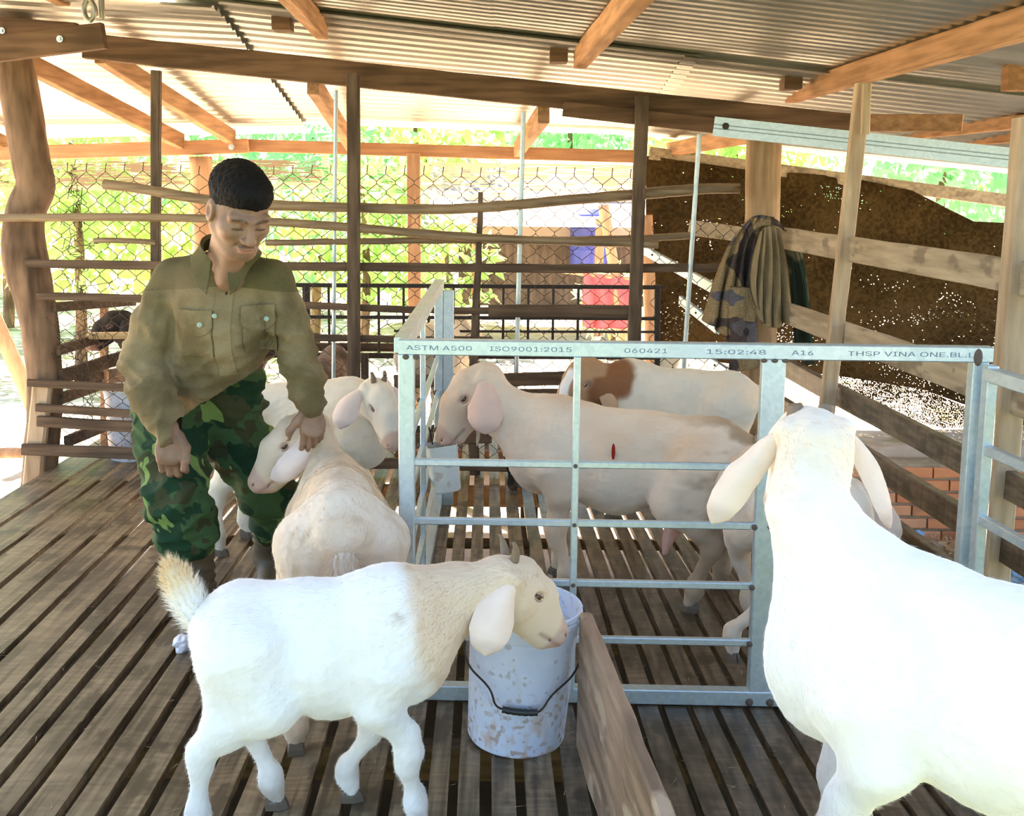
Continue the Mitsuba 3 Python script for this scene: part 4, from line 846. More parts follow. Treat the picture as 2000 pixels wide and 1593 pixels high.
# chest, pelvis, arms and legs under the clothes
PEL = V(-1.055, 3.55, .80); CH = V(-.925, 3.30, 1.12)
SR, SL = V(-1.075, 3.33, 1.205), V(-.752, 3.28, 1.21)
ER, WR = V(-1.185, 3.33, .945), (-1.056, 3.160, 0.758)
EL, WL = V(-.680, 3.30, .975), (-0.633, 3.270, 0.817)
B.cone(CH + V(0, .05, 0), PEL, .085, .085, .03); B.cone(SR + V(.02, .02, -.02), CH + V(0, .05, 0), .035, .08, .02); B.cone(SL + V(-.02, .03, -.02), CH + V(0, .05, 0), .035, .08, .02); B.cone(NB + V(0, .02, -.02), CH + V(0, .05, 0), .05, .08, .03)
B.chain([SR + V(.02, .02, -.02), ER, WR], [.035, .035, .027], .01); B.chain([SL + V(-.02, .03, -.02), EL, WL], [.035, .035, .027], .01)
HR_, HL_, KR, KL = (-1.157, 3.500, 0.702), (-1.003, 3.620, 0.695), (-1.055, 3.250, 0.491), (-0.819, 3.560, 0.399)
AR, AL = (-1.050, 3.400, 0.186), (-0.915, 3.860, 0.104)
B.chain([HR_, KR, AR], [.065, .036, .024], .02); B.chain([HL_, KL, AL], [.065, .036, .024], .02); B.cone(HR_, HL_, .07, .07, .04)
def hand(w, out, side, n, curl, thumb, spread=.0105, sc=1.0):
    """w wrist, out the direction of the metacarpals, side towards the little finger, n out of the back of the hand."""
    w = V(*w); out = unit(out); side = unit(side - out * (np.asarray(side) @ out)); n = unit(n)
    B.cone(w, w + out * .03, .027 * sc, .026 * sc, .02, (n, .72))
    B.ell(w + out * .058 * sc, V(.046, .042, .0175) * sc, .02, np.stack([out, side, n]))
    for i, (off, L) in enumerate(((-.030, .92), (-.0095, 1.02), (.011, .96), (.030, .78))):
        k = w + out * (.094 - .006 * abs(i - 1.3)) * sc + side * off * sc; d = out; p = k; r = .0098 * sc
        B.cone(w + out * .05 * sc + side * off * .8 * sc, k, .012 * sc, .0112 * sc, .008)
        for j, (l, a) in enumerate(zip((.043, .028, .022), curl[i] if isinstance(curl[0], tuple) else curl)):
            c, s_ = math.cos(a), math.sin(a); d2 = unit(d * c - n2(d, n, side) * s_)
            q = p + d2 * l * L * sc; B.cone(p, q, r, r * .92, .004); p, d, r = q, d2, r * .92
    a, b, c = thumb
    t0 = w + out * .022 * sc - side * .026 * sc; t1 = t0 + unit(V(*a)) * .040 * sc; t2 = t1 + unit(V(*b)) * .034 * sc; t3 = t2 + unit(V(*c)) * .026 * sc
    B.chain([t0, t1, t2, t3], [.016 * sc, .0135 * sc, .0118 * sc, .0095 * sc], .008)
    return t3
def n2(d, n, side): return unit(np.cross(side, d)) * np.sign(np.cross(side, d) @ n + 1e-9) if abs(np.cross(side, d) @ n) > .15 else unit(np.cross(side, d)) * np.sign(np.cross(side, d) @ n2.last)
n2.last = V(0, -1, 0)
hb = unit((.25, -.93, .25)); n2.last = hb
hand(WR, unit((.10, -.06, -1)), unit((-.97, -.18, -.05)), hb, (.42, .85, .55), ((.55, -.25, -.8), (.05, -.2, -1), (-.25, -.1, -1)), sc=1.10)
nl = unit((.30, -.80, .45)); n2.last = nl
tip = hand(WL, unit((.02, -.03, -1)), unit((.88, .42, -.1)), nl, ((.30, .45, .40), (.35, .55, .45), (.45, .6, .5), (.55, .65, .5)), ((-.55, -.25, -.75), (-.60, -.10, -.80), (-.25, .1, -1)), sc=1.0)
boxes = [(HC - .19, HC + .19), (V(*WR) + V(-.08, -.09, -.24), V(*WR) + V(.10, .08, .02)), (V(*WL) + V(-.10, -.13, -.22), V(*WL) + V(.11, .12, .02))]
v, f = B.mesh(.016, boxes, .0034, smooth=2)
rel = (v - HC) / HS; hl = np.stack([rel @ hF, rel @ hR, rel @ hU], 1)
SK = V(.26, .148, .092)
col = lerp(np.tile(SK, (len(v), 1)), V(.15, .08, .048), .55 * ss(.35, .7, nz(v, 26, 3)))
inhead = np.linalg.norm(rel, axis=1) < .2
stub = ss(.030, .05, hl[:, 2] + .22 * hl[:, 0] * (hl[:, 0] < .05)) * ss(.055, .035, hl[:, 0]) * inhead
stub = np.maximum(stub, ss(-.005, .02, hl[:, 2]) * ss(.05, .02, hl[:, 0]) * (hl[:, 0] > -.2) * inhead * ss(.080, .074, np.abs(hl[:, 1])))
col = lerp(col, V(.13, .10, .075), .75 * np.clip(stub, 0, 1))
brow = np.exp(-((hl[:, 2] - .021 + .25 * np.abs(np.abs(hl[:, 1]) - .032)) / .0055) ** 2) * ss(.058, .052, np.abs(hl[:, 1])) * ss(.010, .014, np.abs(hl[:, 1])) * (hl[:, 0] > .05) * inhead
col = lerp(col, V(.035, .022, .015), .8 * brow * ss(.25, .45, nz(v, 160, 6)))
mous = np.exp(-((hl[:, 2] + .0565 + .35 * np.abs(hl[:, 1])*.5) / .0055) ** 2) * ss(.036, .026, np.abs(hl[:, 1])) * (hl[:, 0] > .06) * inhead
col = lerp(col, V(.06, .035, .025), .62 * mous)
chin = np.exp(-((hl[:, 2] + .10) / .012) ** 2) * ss(.022, .012, np.abs(hl[:, 1])) * (hl[:, 0] > .05) * inhead
col = lerp(col, V(.10, .06, .045), .35 * chin)
lip = np.exp(-((hl[:, 2] + .0725) / .009) ** 2) * ss(.026, .020, np.abs(hl[:, 1])) * (hl[:, 0] > .09) * inhead
col = lerp(col, V(.36, .15, .12), .6 * lip)
lash = np.exp(-((hl[:, 2] + .0115) / .0028) ** 2) * ss(.052, .046, np.abs(hl[:, 1])) * ss(.014, .018, np.abs(hl[:, 1])) * (hl[:, 0] > .07) * inhead
col = lerp(col, V(.03, .018, .012), .85 * lash)
part('body', man, (v, f), 'skin', smooth=True, color=np.clip(col, 0, 1))
part('thumbnail', man, sphere(tip + V(-.004, -.0085, .004), .0075, 2, (.75, .45, 1)), 'nail' if False else 'skin', smooth=True, color=np.tile(V(.55, .36, .27), (len(sphere((0, 0, 0), 1, 2)[0]), 1)))
# hair: a thick dark crop on top of the shaved sides
B = Body()
B.ell(hp(-.010, 0, .048), V(.104, .082, .088) * HS, .02, HB); B.ell(hp(.040, 0, .085), V(.062, .062, .038) * HS, .03, HB); B.ell(hp(-.05, 0, .07), V(.06, .066, .05) * HS, .03, HB)
B.ell(hp(.060, 0, -.128), V(.165, .16, .180) * HS, .008, HB, neg=True)
hv, hf_ = B.mesh(.005, smooth=1)
hn = vnormals(hv, hf_); hv = hv + hn * ((meshkit.fbm(hv * [150, 150, 90], 3, 2) - .5) * .010)[:, None]
scene['black_hair'] = {'type': 'principled', 'base_color': rgb(0.006, 0.005, 0.0045), 'roughness': 0.7, 'specular': 0.15}
part('hair', man, (hv, hf_), 'black_hair', smooth=True)

# shirt
def cloth_col(p):
    w = fbm(p.x * 9, p.y * 9, p.z * 7, 4); t = noise(p.x * 420, p.y * 300, p.z * 420)
    return w, t
def shirt_fn(p, n, uv):
    w, t = cloth_col(p)
    a = mix((0.120, 0.092, 0.044), (0.255, 0.196, 0.106), smoothstep(.28, .72, w))
    yoke = smoothstep(1.196, 1.200, p.z + 0.10 * dr.abs(p.x + .89)) 
    c = mix(a, mix((0.066, 0.060, 0.024), (0.122, 0.106, 0.046), w), yoke * 0.85)
    c = mix(c, (0.21, 0.15, 0.085), 0.5 * smoothstep(.55, .75, fbm(p.x * 4 + 3, p.y * 4, p.z * 5, 3)))
    return c * (0.86 + 0.28 * t)
scene['shirt_cloth'] = {'type': 'twosided', 'bsdf': {'type': 'principled', 'base_color': proc(shirt_fn), 'roughness': 0.9, 'specular': 0.1, 'sheen': 0.3}}
def wrinkle(v, f, amp, dirs, seed, mask=None):
    """soft ridges and sharp valleys of folded cloth: dirs holds (direction, folds per metre, weight)."""
    n = vnormals(v, f); d = np.zeros(len(v))
    for k, (dr_, fr, w) in enumerate(dirs):
        warp = meshkit.fbm(v * 4.5 + 11 * k, 3, seed + k); ph = (v @ unit(dr_)) * fr * 6.283 + 9.0 * warp
        on = ss(.38, .62, meshkit.fbm(v * 5.5 + 5 * k, 2, seed + 20 + k))
        d += w * on * (1 - np.abs(np.sin(ph * .5)) * 1.6)
    return v + n * (amp * (d if mask is None else d * mask))[:, None]
S = Body()
S.cone(V(-.975, 3.36, 1.17), V(-.855, 3.33, 1.17), .100, .098, .06, ((.2, -.98, 0), .92))
S.cone(V(-.925, 3.32, 1.12), V(-.995, 3.44, .90), .143, .150, .08, ((.25, -.95, -.1), .88))
S.cone(V(-.995, 3.44, .90), V(-1.04, 3.52, .80), .150, .160, .06, ((.25, -.95, -.1), .9))
S.cone(V(-.90, 3.30, 1.05), V(-.96, 3.38, .92), .12, .13, .06)
S.cone(NB + V(-.02, .04, -.05), SR + V(.0, .01, .0), .062, .062, .05); S.cone(NB + V(.025, .04, -.05), SL, .06, .060, .05)
S.chain([SR, ER * .5 + SR * .5 + V(-.008, 0, 0), ER, (V(*WR) + ER) * .5 + V(-.01, 0, 0), V(*WR) * .80 + ER * .20, V(*WR) * .88 + ER * .12, V(*WR) * 1.02 - ER * .02], [.068, .070, .072, .070, .064, .050, .046], .02)
S.chain([SL, EL * .5 + SL * .5 + V(.005, 0, 0), EL, (V(*WL) + EL) * .5, V(*WL) * .80 + EL * .20, V(*WL) * .9 + EL * .1, V(*WL) * 1.0], [.064, .062, .062, .060, .052, .043, .040], .02)
S.cone(V(-.872, 3.13, 1.215), V(-.885, 3.2, 1.30), .008, .05, .015, neg=True)
S.ell(V(-.885, 3.24, 1.35), (.066, .075, .075), .02, neg=True)
# hem: cut along a line falling to his right
hv_, hf2 = S.mesh(.007, smooth=2)
keep_h = lambda q: q[:, 2] > (.845 + (q[:, 0] + .93) * .62)
arm_r = np.linalg.norm(np.cross(hv_ - ER, unit(V(*WR) - ER)), axis=1) < .12
arm_r &= (hv_[:, 0] < -1.0) & (hv_[:, 1] < 3.36) & (hv_[:, 2] < 1.0) & (hv_[:, 0] < -1.03 - .0 * hv_[:, 2])
arm_l = hv_[:, 0] > -.765
kv = keep_h(hv_) | arm_r | arm_l
hf2 = hf2[kv[hf2].all(1)]
used = np.unique(hf2); mp = np.full(len(hv_), -1); mp[used] = np.arange(len(used)); sv, sf = hv_[used], mp[hf2]
m_t = np.clip(1.1 - np.abs(sv[:, 2] - 1.05) * .2, .5, 1.1)
ns_ = np.minimum(np.linalg.norm(np.cross(sv - SR, unit(ER - SR)), axis=1), np.linalg.norm(np.cross(sv - SL, unit(EL - SL)), axis=1))
armw = ss(.12, .09, ns_) + ss(-1.02, -1.08, sv[:, 0]) + ss(-.77, -.72, sv[:, 0])
sv = wrinkle(sv, sf, .0085, [((.25, 0, 1), 11, 1.1), ((1, 0, .25), 9, .8), ((-.6, 0, 1), 14, .8), ((.5, 0, 1), 30, .36), ((-.2, 0, 1), 26, .36), ((1, 0, -.2), 24, .3)], 3, (.55 + .6 * np.clip(armw, 0, 1)) * ss(1.22, 1.06, sv[:, 2]))
part('shirt', man, (sv, sf), 'shirt_cloth', smooth=True)
from scipy.spatial import cKDTree
front = sv[(vnormals(sv, sf)[:, 1] < -.1)]
tree2 = cKDTree(front[:, [0, 2]])
def conform(x, z, off):
    d, i = tree2.query(np.stack([x, z], -1), k=6)
    y = front[i, 1].min(-1) if i.ndim > 1 else front[i, 1]
    return np.stack([x, y - off, z], -1)
def patch(outline_fn, nu, nv, off, th):
    u, w = np.meshgrid(np.linspace(0, 1, nu), np.linspace(0, 1, nv), indexing='ij'); x, z = outline_fn(u, w)
    a = conform(x, z, off); b = a + V(0, th, 0); vv = np.vstack([a.reshape(-1, 3), b.reshape(-1, 3)]); N = nu * nv
    i = (np.arange(nu - 1)[:, None] * nv + np.arange(nv - 1)[None]).ravel(); q1 = np.stack([i, i + nv, i + nv + 1, i + 1], 1)
    e = np.concatenate([np.arange(nv - 1) , ]); rim = []
    for ln in (np.arange(nv), (nu - 1) * nv + np.arange(nv)[::-1], (np.arange(nu) * nv)[::-1], np.arange(nu) * nv + nv - 1): rim.append(np.stack([ln[:-1], ln[1:], ln[1:] + N, ln[:-1] + N], 1))
    return vv, tri(np.vstack([q1[:, ::-1], q1 + N] + rim))
shirt = 'person__shirt'
P1, P2 = [(-1.027, 3.180, 1.124), (-0.914, 3.180, 1.125)], [(-0.831, 3.150, 1.137), (-0.732, 3.150, 1.143)]
scene['green_button'] = {'type': 'principled', 'base_color': rgb(0.30, 0.38, 0.30), 'roughness': 0.4}
for (a, b), but in ((P1, (-0.951, 3.100, 1.082)), (P2, (-0.760, 3.100, 1.096))):
    def flap(u, w, a=a, b=b): return a[0] + (b[0] - a[0]) * u, a[2] + (b[2] - a[2]) * u - w * (.052 + .028 * (1 - (2 * u - 1) ** 2) ** .7)
    part('pocket_flap', shirt, patch(flap, 16, 9, .010, .008), 'shirt_cloth', smooth=20)
    def pocket(u, w, a=a, b=b): return a[0] + .004 + (b[0] - a[0] - .008) * u, a[2] - .03 - w * .115
    part('pocket', shirt, patch(pocket, 16, 12, .005, .008), 'shirt_cloth', smooth=20)
    c = conform(np.array([but[0]]), np.array([but[2]]), .016)[0]; part('button', shirt, sphere(c, .0085, 2, (1, .4, 1)), 'green_button', smooth=True)
def placket(u, w): return -.876 - .030 * w + (u - .5) * .05 + .02 * w * w, 1.215 - .30 * w
part('placket', shirt, patch(placket, 7, 22, .005, .006), 'shirt_cloth', smooth=20)
c = conform(np.array([-.905]), np.array([1.11]), .012)[0]; part('button', shirt, sphere(c, .008, 2, (1, .4, 1)), 'green_button', smooth=True)
zp = np.array([V(-.872 + .004 * math.sin(t * 9), 3.155 - .012 * t, 1.222 - .035 * t) for t in np.linspace(0, 1, 5)]); part('zip', shirt, tube(conform(zp[:1, 0], zp[:1, 2] - .02, .004)[0], conform(zp[:1, 0] - .004, zp[:1, 2] - .05, .004)[0], .0035), 'dark_steel', smooth=True)
# collar: a folded band round the neck, with two points in front
na = 46; ang = np.linspace(math.radians(-70), math.radians(252), na) ; prof = []
cx = V(-.880, 3.235, 1.295)
for i, a in enumerate(ang):
    t = abs(i / (na - 1) - .5) * 2; ca, sa = math.cos(a), math.sin(a); dirn = V(ca, sa, 0)
    base = cx + V(0, -.01 * t, -.052 * t * t * t + .030 * (1 - t)) + dirn * V(.070, .082, 0)
    dn = .050 + .050 * ss(.68, .97, np.array(t)); ot = .020 + .006 * t
    prof.append([base + V(0, 0, .030) + dirn * -.004, base + V(0, 0, .040) + dirn * .006, base + dirn * ot * .7 + V(0, 0, .040 - dn * .5), base + dirn * (ot + .012) + V(0, 0, .040 - dn), base + dirn * (ot + .006) + V(0, 0, .036 - dn), base + dirn * (ot * .5) + V(0, 0, .034 - dn * .5), base + dirn * .002 + V(0, 0, .030)])
prof = np.array(prof); k = prof.shape[1]; i = np.arange(na - 1)[:, None] * k; j = np.arange(k)[None]
cf = np.vstack([tri(np.stack([i + j, i + (j + 1) % k, i + k + (j + 1) % k, i + k + j], -1).reshape(-1, 4)), [[0, a, a + 1] for a in range(1, k - 1)], [[(na - 1) * k, (na - 1) * k + a + 1, (na - 1) * k + a] for a in range(1, k - 1)]])
part('collar', shirt, wob((prof.reshape(-1, 3), cf), .004, 20, 4), 'shirt_cloth', smooth=40)
# trousers
def camo(p, n, uv):
    a = fbm(p.x * 9 + 4 * p.z, p.y * 9, p.z * 7.5, 4); b = fbm(p.x * 11 + 20, p.y * 11, p.z * 9 + 3 * p.x, 4); c = fbm(p.x * 13 + 40, p.y * 13, p.z * 8.5 + 9 * p.x, 3)
    col = mix((0.014, 0.042, 0.020), (0.046, 0.090, 0.034), smoothstep(.485, .51, a))
    col = mix(col, (0.045, 0.050, 0.022), smoothstep(.60, .62, b))
    col = mix(col, (0.17, 0.26, 0.075), smoothstep(.63, .645, c))
    return col * (0.85 + 0.3 * noise(p.x * 400, p.y * 300, p.z * 400))
scene['camo_cloth'] = {'type': 'twosided', 'bsdf': {'type': 'principled', 'base_color': proc(camo), 'roughness': 0.85, 'specular': 0.15, 'sheen': 0.3}}
Q = Body()
Q.cone(V(-1.10, 3.55, .80), V(-.985, 3.58, .80), .125, .125, .05, ((.2, -.98, 0), .95))
Q.chain([(-1.171, 3.520, 0.715), (-1.123, 3.400, 0.594), (-1.071, 3.280, 0.499), (-1.051, 3.300, 0.390), (-1.048, 3.350, 0.326)], [.128, .106, .098, .096, .062], .04)
Q.chain([(-1.002, 3.620, 0.722), (-0.941, 3.620, 0.575), (-0.855, 3.580, 0.439), (-0.842, 3.660, 0.339), (-0.886, 3.760, 0.241)], [.125, .106, .094, .090, .060], .04)
tv, tf = Q.mesh(.0075, smooth=2)
tv = wrinkle(tv, tf, .013, [((.3, 0, 1), 9, 1.0), ((1, 0, .3), 8, .7), ((-.7, 0, 1), 12, .8), ((.5, 0, 1), 28, .3), ((-.2, 0, 1), 24, .3)], 21)
part('trousers', man, (tv, tf), 'camo_cloth', smooth=True)
# boots
scene['boot_rubber'] = {'type': 'principled', 'base_color': proc(lambda p, n, uv: mix((0.05, 0.04, 0.025), (0.13, 0.10, 0.065), fbm(p.x * 14, p.y * 14, p.z * 14, 3))), 'roughness': 0.5, 'specular': 0.4}
for sh, an, toe in (((-1.051, 3.360, 0.319), (-1.055, 3.400, 0.132), V(-1.045, 3.27, .035)), ((-0.892, 3.770, 0.245), (-0.917, 3.860, 0.097), V(-.90, 3.72, .035))):
    K = Body(); an = V(*an); sh = V(*sh); he = V(an[0], an[1] + .045, .04); ank = V(an[0], an[1] + .01, .115)
    K.chain([sh, an * .6 + ank * .4, ank], [.066, .058, .056], .02); K.cone(ank, he, .054, .040, .03); K.cone(he, toe, .040, .037, .03, ((0, 0, 1), .9)); K.cone(ank, toe + V(0, .06, .01), .05, .042, .03)
    bv, bf = K.mesh(.008, smooth=2); bv[:, 2] = np.maximum(bv[:, 2], .002)
    bv = wrinkle(bv, bf, .006, [((0, 0, 1), 22, 1.0), ((.3, 0, 1), 30, .7)], 5, ss(.08, .16, bv[:, 2]))
    part('boot', man, (bv, bf), 'boot_rubber', smooth=True)

# ------------------------------------------------------------------ white bucket with water
def bucket_fn(p, n, uv):
    a = fbm(p.x * 26, p.y * 26, p.z * 22, 4); b = fbm(p.x * 42, p.y * 42, p.z * 9 + 4, 3); d = fbm(p.x * 70, p.y * 70, p.z * 60, 2)
    c = mix((0.58, 0.65, 0.80), (0.72, 0.78, 0.88), a)
    c = mix(c, (0.40, 0.41, 0.42), 0.7 * smoothstep(.60, .70, d) * smoothstep(.4, .6, a))
    low = smoothstep(.24, .02, p.z + 0.10 * (b - .5))
    c = mix(c, (0.52, 0.36, 0.24), 0.75 * smoothstep(.50, .70, 0.6 * b + 0.4 * a) * (0.25 + 0.75 * low))
    return mix(c, (0.40, 0.27, 0.18), 0.55 * smoothstep(.54, .68, d) * low)
scene['bucket_plastic'] = {'type': 'twosided', 'bsdf': {'type': 'principled', 'base_color': proc(bucket_fn), 'roughness': 0.42, 'specular': 0.4}}
scene['black_plastic'] = {'type': 'principled', 'base_color': rgb(0.02, 0.022, 0.022), 'roughness': 0.4}
bk = 'white_bucket'
tag(bk, 'dirty white plastic bucket with a wire bail, the near goat drinking from it', 'bucket')
H_ = .385
prof = [(.0001, .006), (.120, .006), (.130, .0), (.1345, .008), (.1465, .285), (.150, .300), (.1505, .322), (.1530, .324), (.1560, .326), (.1565, .345), (.1545, .348), (.1600, .352), (.1600, .362), (.1560, .366), (.1590, .372), (.1570, .384), (.1520, .385), (.1490, .378), (.1440, .300), (.1300, .020), (.0001, .014)]
BT = T().translate([.022, 2.745, 0.0]).rotate([0, 1, 0], 3.4)
part('body', bk, lathe(prof, 72), 'bucket_plastic', smooth=35, to_world=BT)
scene['pail_water'] = {'type': 'twosided', 'bsdf': {'type': 'principled', 'base_color': rgb(0.46, 0.48, 0.46), 'roughness': 0.04, 'specular': 0.5}}
wv = lathe([(.0001, .318), (.06, .318), (.12, .318), (.1462, .318), (.1455, .312), (.0001, .312)], 48); wv[0][:, 2] += .0016 * np.sin(np.hypot(wv[0][:, 0] - .06, wv[0][:, 1]) * 90) * (wv[0][:, 2] > .315)
part('water', bk, wv, 'pail_water', smooth=True, to_world=BT)
bb = [(-.158, .01, .318), (-.160, -.03, .285), (-.135, -.105, .232), (-.075, -.150, .185), (-.062, -.156, .158), (-.048, -.158, .152), (.0, -.160, .150), (.048, -.158, .150), (.058, -.156, .158), (.072, -.150, .180), (.130, -.105, .225), (.160, -.03, .275), (.158, .01, .30)]
part('bail', bk, sweep(spline(np.array(bb), 80), ring(8, .0028), (0, 1, .2)), 'dark_steel', smooth=True, to_world=BT)
gp_ = spline(np.array([(-.046, -.160, .152), (0, -.162, .148), (.046, -.160, .150)]), 13)
part('grip', bk, sweep(gp_, ring(12, .0095), (0, 1, .2), np.array([1, .85] * 6 + [1])), 'black_plastic', smooth=30, to_world=BT)
for s in (-1, 1): part('bail_lug', bk, lathe([(.0001, 0), (.014, 0), (.013, .008), (.0001, .009)], 16), 'bucket_plastic', to_world=BT @ T().translate([.150 * s, .01, .312]).rotate([0, 1, 0], 90 * s))

# white feed jug hanging inside the pen corner
jug = 'feed_jug'
tag(jug, 'white plastic feed container hanging on the side panel inside the pen', 'container')
def taper_box(w0, d0, w1, d1, h, t=.004, n=10):
    def rr(w, d, r=.018): 
        p = []
        for cx, cy, a0 in ((w / 2 - r, d / 2 - r, 0), (-w / 2 + r, d / 2 - r, 90), (-w / 2 + r, -d / 2 + r, 180), (w / 2 - r, -d / 2 + r, 270)):
            for a in np.radians(a0 + np.linspace(0, 90, 5)): p.append((cx + r * math.cos(a), cy + r * math.sin(a)))
        return np.array(p)
    lv = [(w0 * .9, d0 * .9, 0), (w0, d0, .01), (w0 * .4 + w1 * .6, d0 * .4 + d1 * .6, h * .6), (w1, d1, h), (w1 - 2 * t, d1 - 2 * t, h), (w0 - 2 * t, d0 - 2 * t, .012)]
    R_ = [np.c_[rr(a, b), np.full(20, c)] for a, b, c in lv]; v = np.vstack(R_); k = 20
    f = tri([[a * k + j, a * k + (j + 1) % k, (a + 1) * k + (j + 1) % k, (a + 1) * k + j] for a in range(len(lv) - 1) for j in range(k)])
    f = np.vstack([f, [[0, j + 1, j] for j in range(1, k - 1)], [[5 * k, 5 * k + j, 5 * k + j + 1] for j in range(1, k - 1)]])
    return v, f
scene['milky_plastic'] = {'type': 'twosided', 'bsdf': {'type': 'principled', 'base_color': proc(lambda p, n, uv: mix(mix((0.66, 0.68, 0.64), (0.76, 0.78, 0.75), fbm(p.x * 12, p.y * 12, p.z * 12, 3)), (0.45, 0.40, 0.30), 0.6 * smoothstep(.6, .7, fbm(p.x * 25, p.y * 25, p.z * 25, 3)))), 'roughness': 0.45, 'specular': 0.4}}
part('body', jug, taper_box(.110, .10, .120, .11, .185), 'milky_plastic', smooth=35, to_world=T().translate(list((-0.251, 4.000, 0.330))).rotate([0, 1, 0], -7).rotate([0, 0, 1], 12))
part('hook', jug, sweep(spline(np.array([(-0.305, 4.000, 0.511), (-0.315, 4.000, 0.558), (-0.318, 3.980, 0.583)]), 12), ring(6, .003), (0, 1, 0)), 'dark_steel')

# pale bucket behind the left fence
pb = 'pale_bucket'
tag(pb, 'pale white bucket behind the left end of the back fence, half hidden by the man', 'bucket')
part('body', pb, lathe([(.0001, .006), (.125, .006), (.132, .0), (.137, .01), (.152, .36), (.157, .37), (.157, .395), (.150, .396), (.145, .36), (.128, .02), (.0001, .014)], 48, V(*(-2.098, 5.720, -0.091)) * [1, 1, 0]), 'bucket_plastic', smooth=35)
part('lid', pb, lathe([(.0001, .401), (.150, .401), (.160, .400), (.160, .390), (.0001, .396)], 48, V(*(-2.098, 5.720, -0.091)) * [1, 1, 0]), 'milky_plastic', smooth=35)

# clear crumpled plastic at the toe of the boot
m = sphere((0, 0, 0), 1.0, 4); vv = m[0] * (.8 + .5 * (np.abs(meshkit.fbm(m[0] * 1.3, 2, 3) - .5) * 2))[:, None] * [.035, .04, .032]
scene['clear_film'] = {'type': 'principled', 'base_color': rgb(0.62, 0.60, 0.66), 'roughness': 0.12, 'specular': 0.8, 'clearcoat': 0.6}
q = V(*(-1.064, 3.281, 0.000)); vv = vv + q * [1, 1, 0] + [0.005, -.03, .03]; vv[:, 2] = np.maximum(vv[:, 2], .001)
add('plastic_bag', (vv, m[1]), 'clear_film', smooth=True, label='crumpled shiny plastic bag on the slats beside the tail of the drinking goat', cat='plastic bag')

# ------------------------------------------------------------------ clothes hanging on the right trunk post
def drape(cols, nv, thick, waves, amp, seed):
    """cols: lists of (x, y, z) down each column; folds of amplitude amp across."""
    nu = 64; C = np.array([spline(np.array(c), nv) for c in cols]); s = np.linspace(0, len(cols) - 1, nu); i0 = np.minimum(s.astype(int), len(cols) - 2); t = (s - i0)[:, None, None]
    v = C[i0] * (1 - t) + C[i0 + 1] * t
    u = np.linspace(0, 1, nu)[:, None]; w = np.linspace(0, 1, nv)[None]
    fold = np.sin(u * waves * 6.283 + 1.5 * np.sin(w * 3 + seed)) * amp * (.25 + .75 * w) + amp * .8 * (meshkit.fbm(np.stack([u * 9 + w * 0, w * 4 + u * 0, u * 0 + w * 0 + seed], -1), 3, seed) - .5)
    v = v + np.array([0, -1.0, 0]) * fold[..., None] + np.array([1.0, 0, 0]) * (np.cos(u * waves * 6.283 + seed) * amp * .35 * w)[..., None]
    b = v + V(0, thick, 0); vv = np.vstack([v.reshape(-1, 3), b.reshape(-1, 3)]); N = nu * nv
    i = (np.arange(nu - 1)[:, None] * nv + np.arange(nv - 1)[None]).ravel(); q1 = np.stack([i, i + nv, i + nv + 1, i + 1], 1); rim = []
    for ln in (np.arange(nv), (nu - 1) * nv + np.arange(nv)[::-1], (np.arange(nu) * nv)[::-1], np.arange(nu) * nv + nv - 1): rim.append(np.stack([ln[:-1], ln[1:], ln[1:] + N, ln[:-1] + N], 1))
    return vv, tri(np.vstack([q1[:, ::-1], q1 + N] + rim))
def camo2(p, n, uv):
    a = fbm(p.x * 8, p.y * 2, p.z * 6, 3); b = fbm(p.x * 10 + 9, p.y * 2, p.z * 7, 3)
    c = mix((0.24, 0.18, 0.10), (0.07, 0.055, 0.05), smoothstep(.49, .52, a)); c = mix(c, (0.10, 0.095, 0.11), smoothstep(.57, .60, b)); c = mix(c, (0.045, 0.04, 0.04), smoothstep(.66, .68, a))
    return c * (.75 + .5 * noise(p.x * 160, p.y * 100, p.z * 160))
scene['grey_camo'] = {'type': 'twosided', 'bsdf': {'type': 'diffuse', 'reflectance': proc(camo2)}}
def khaki(p, n, uv): return mix((0.17, 0.13, 0.07), (0.31, 0.25, 0.155), fbm(p.x * 9, p.y * 9, p.z * 6, 4)) * (.85 + .3 * noise(p.x * 300, p.y * 200, p.z * 300))
scene['khaki_cloth'] = {'type': 'twosided', 'bsdf': {'type': 'diffuse', 'reflectance': proc(khaki)}}
scene['dark_green_cloth'] = {'type': 'twosided', 'bsdf': {'type': 'diffuse', 'reflectance': proc(lambda p, n, uv: mix((0.02, 0.03, 0.022), (0.09, 0.085, 0.055), smoothstep(.45, .55, fbm(p.x * 9, p.y * 3, p.z * 7, 3))))}}
jk = 'camouflage_jacket'
tag(jk, 'brown and grey camouflage jacket hung over the top plank at the right trunk post', 'jacket')
part('body', jk, drape([[(1.109, 5.080, 1.336), (1.023, 5.080, 1.192), (0.973, 5.080, 1.017), (0.938, 5.080, 0.877)], [(1.145, 5.050, 1.376), (1.079, 5.050, 1.194), (1.042, 5.050, 0.996), (1.024, 5.050, 0.816)], [(1.191, 5.040, 1.391), (1.131, 5.040, 1.195), (1.115, 5.040, 0.973), (1.101, 5.040, 0.698)], [(1.250, 5.060, 1.382), (1.189, 5.060, 1.195), (1.175, 5.060, 0.947), (1.177, 5.060, 0.655)]], 60, .02, 4.2, .034, 2), 'grey_camo', smooth=True)
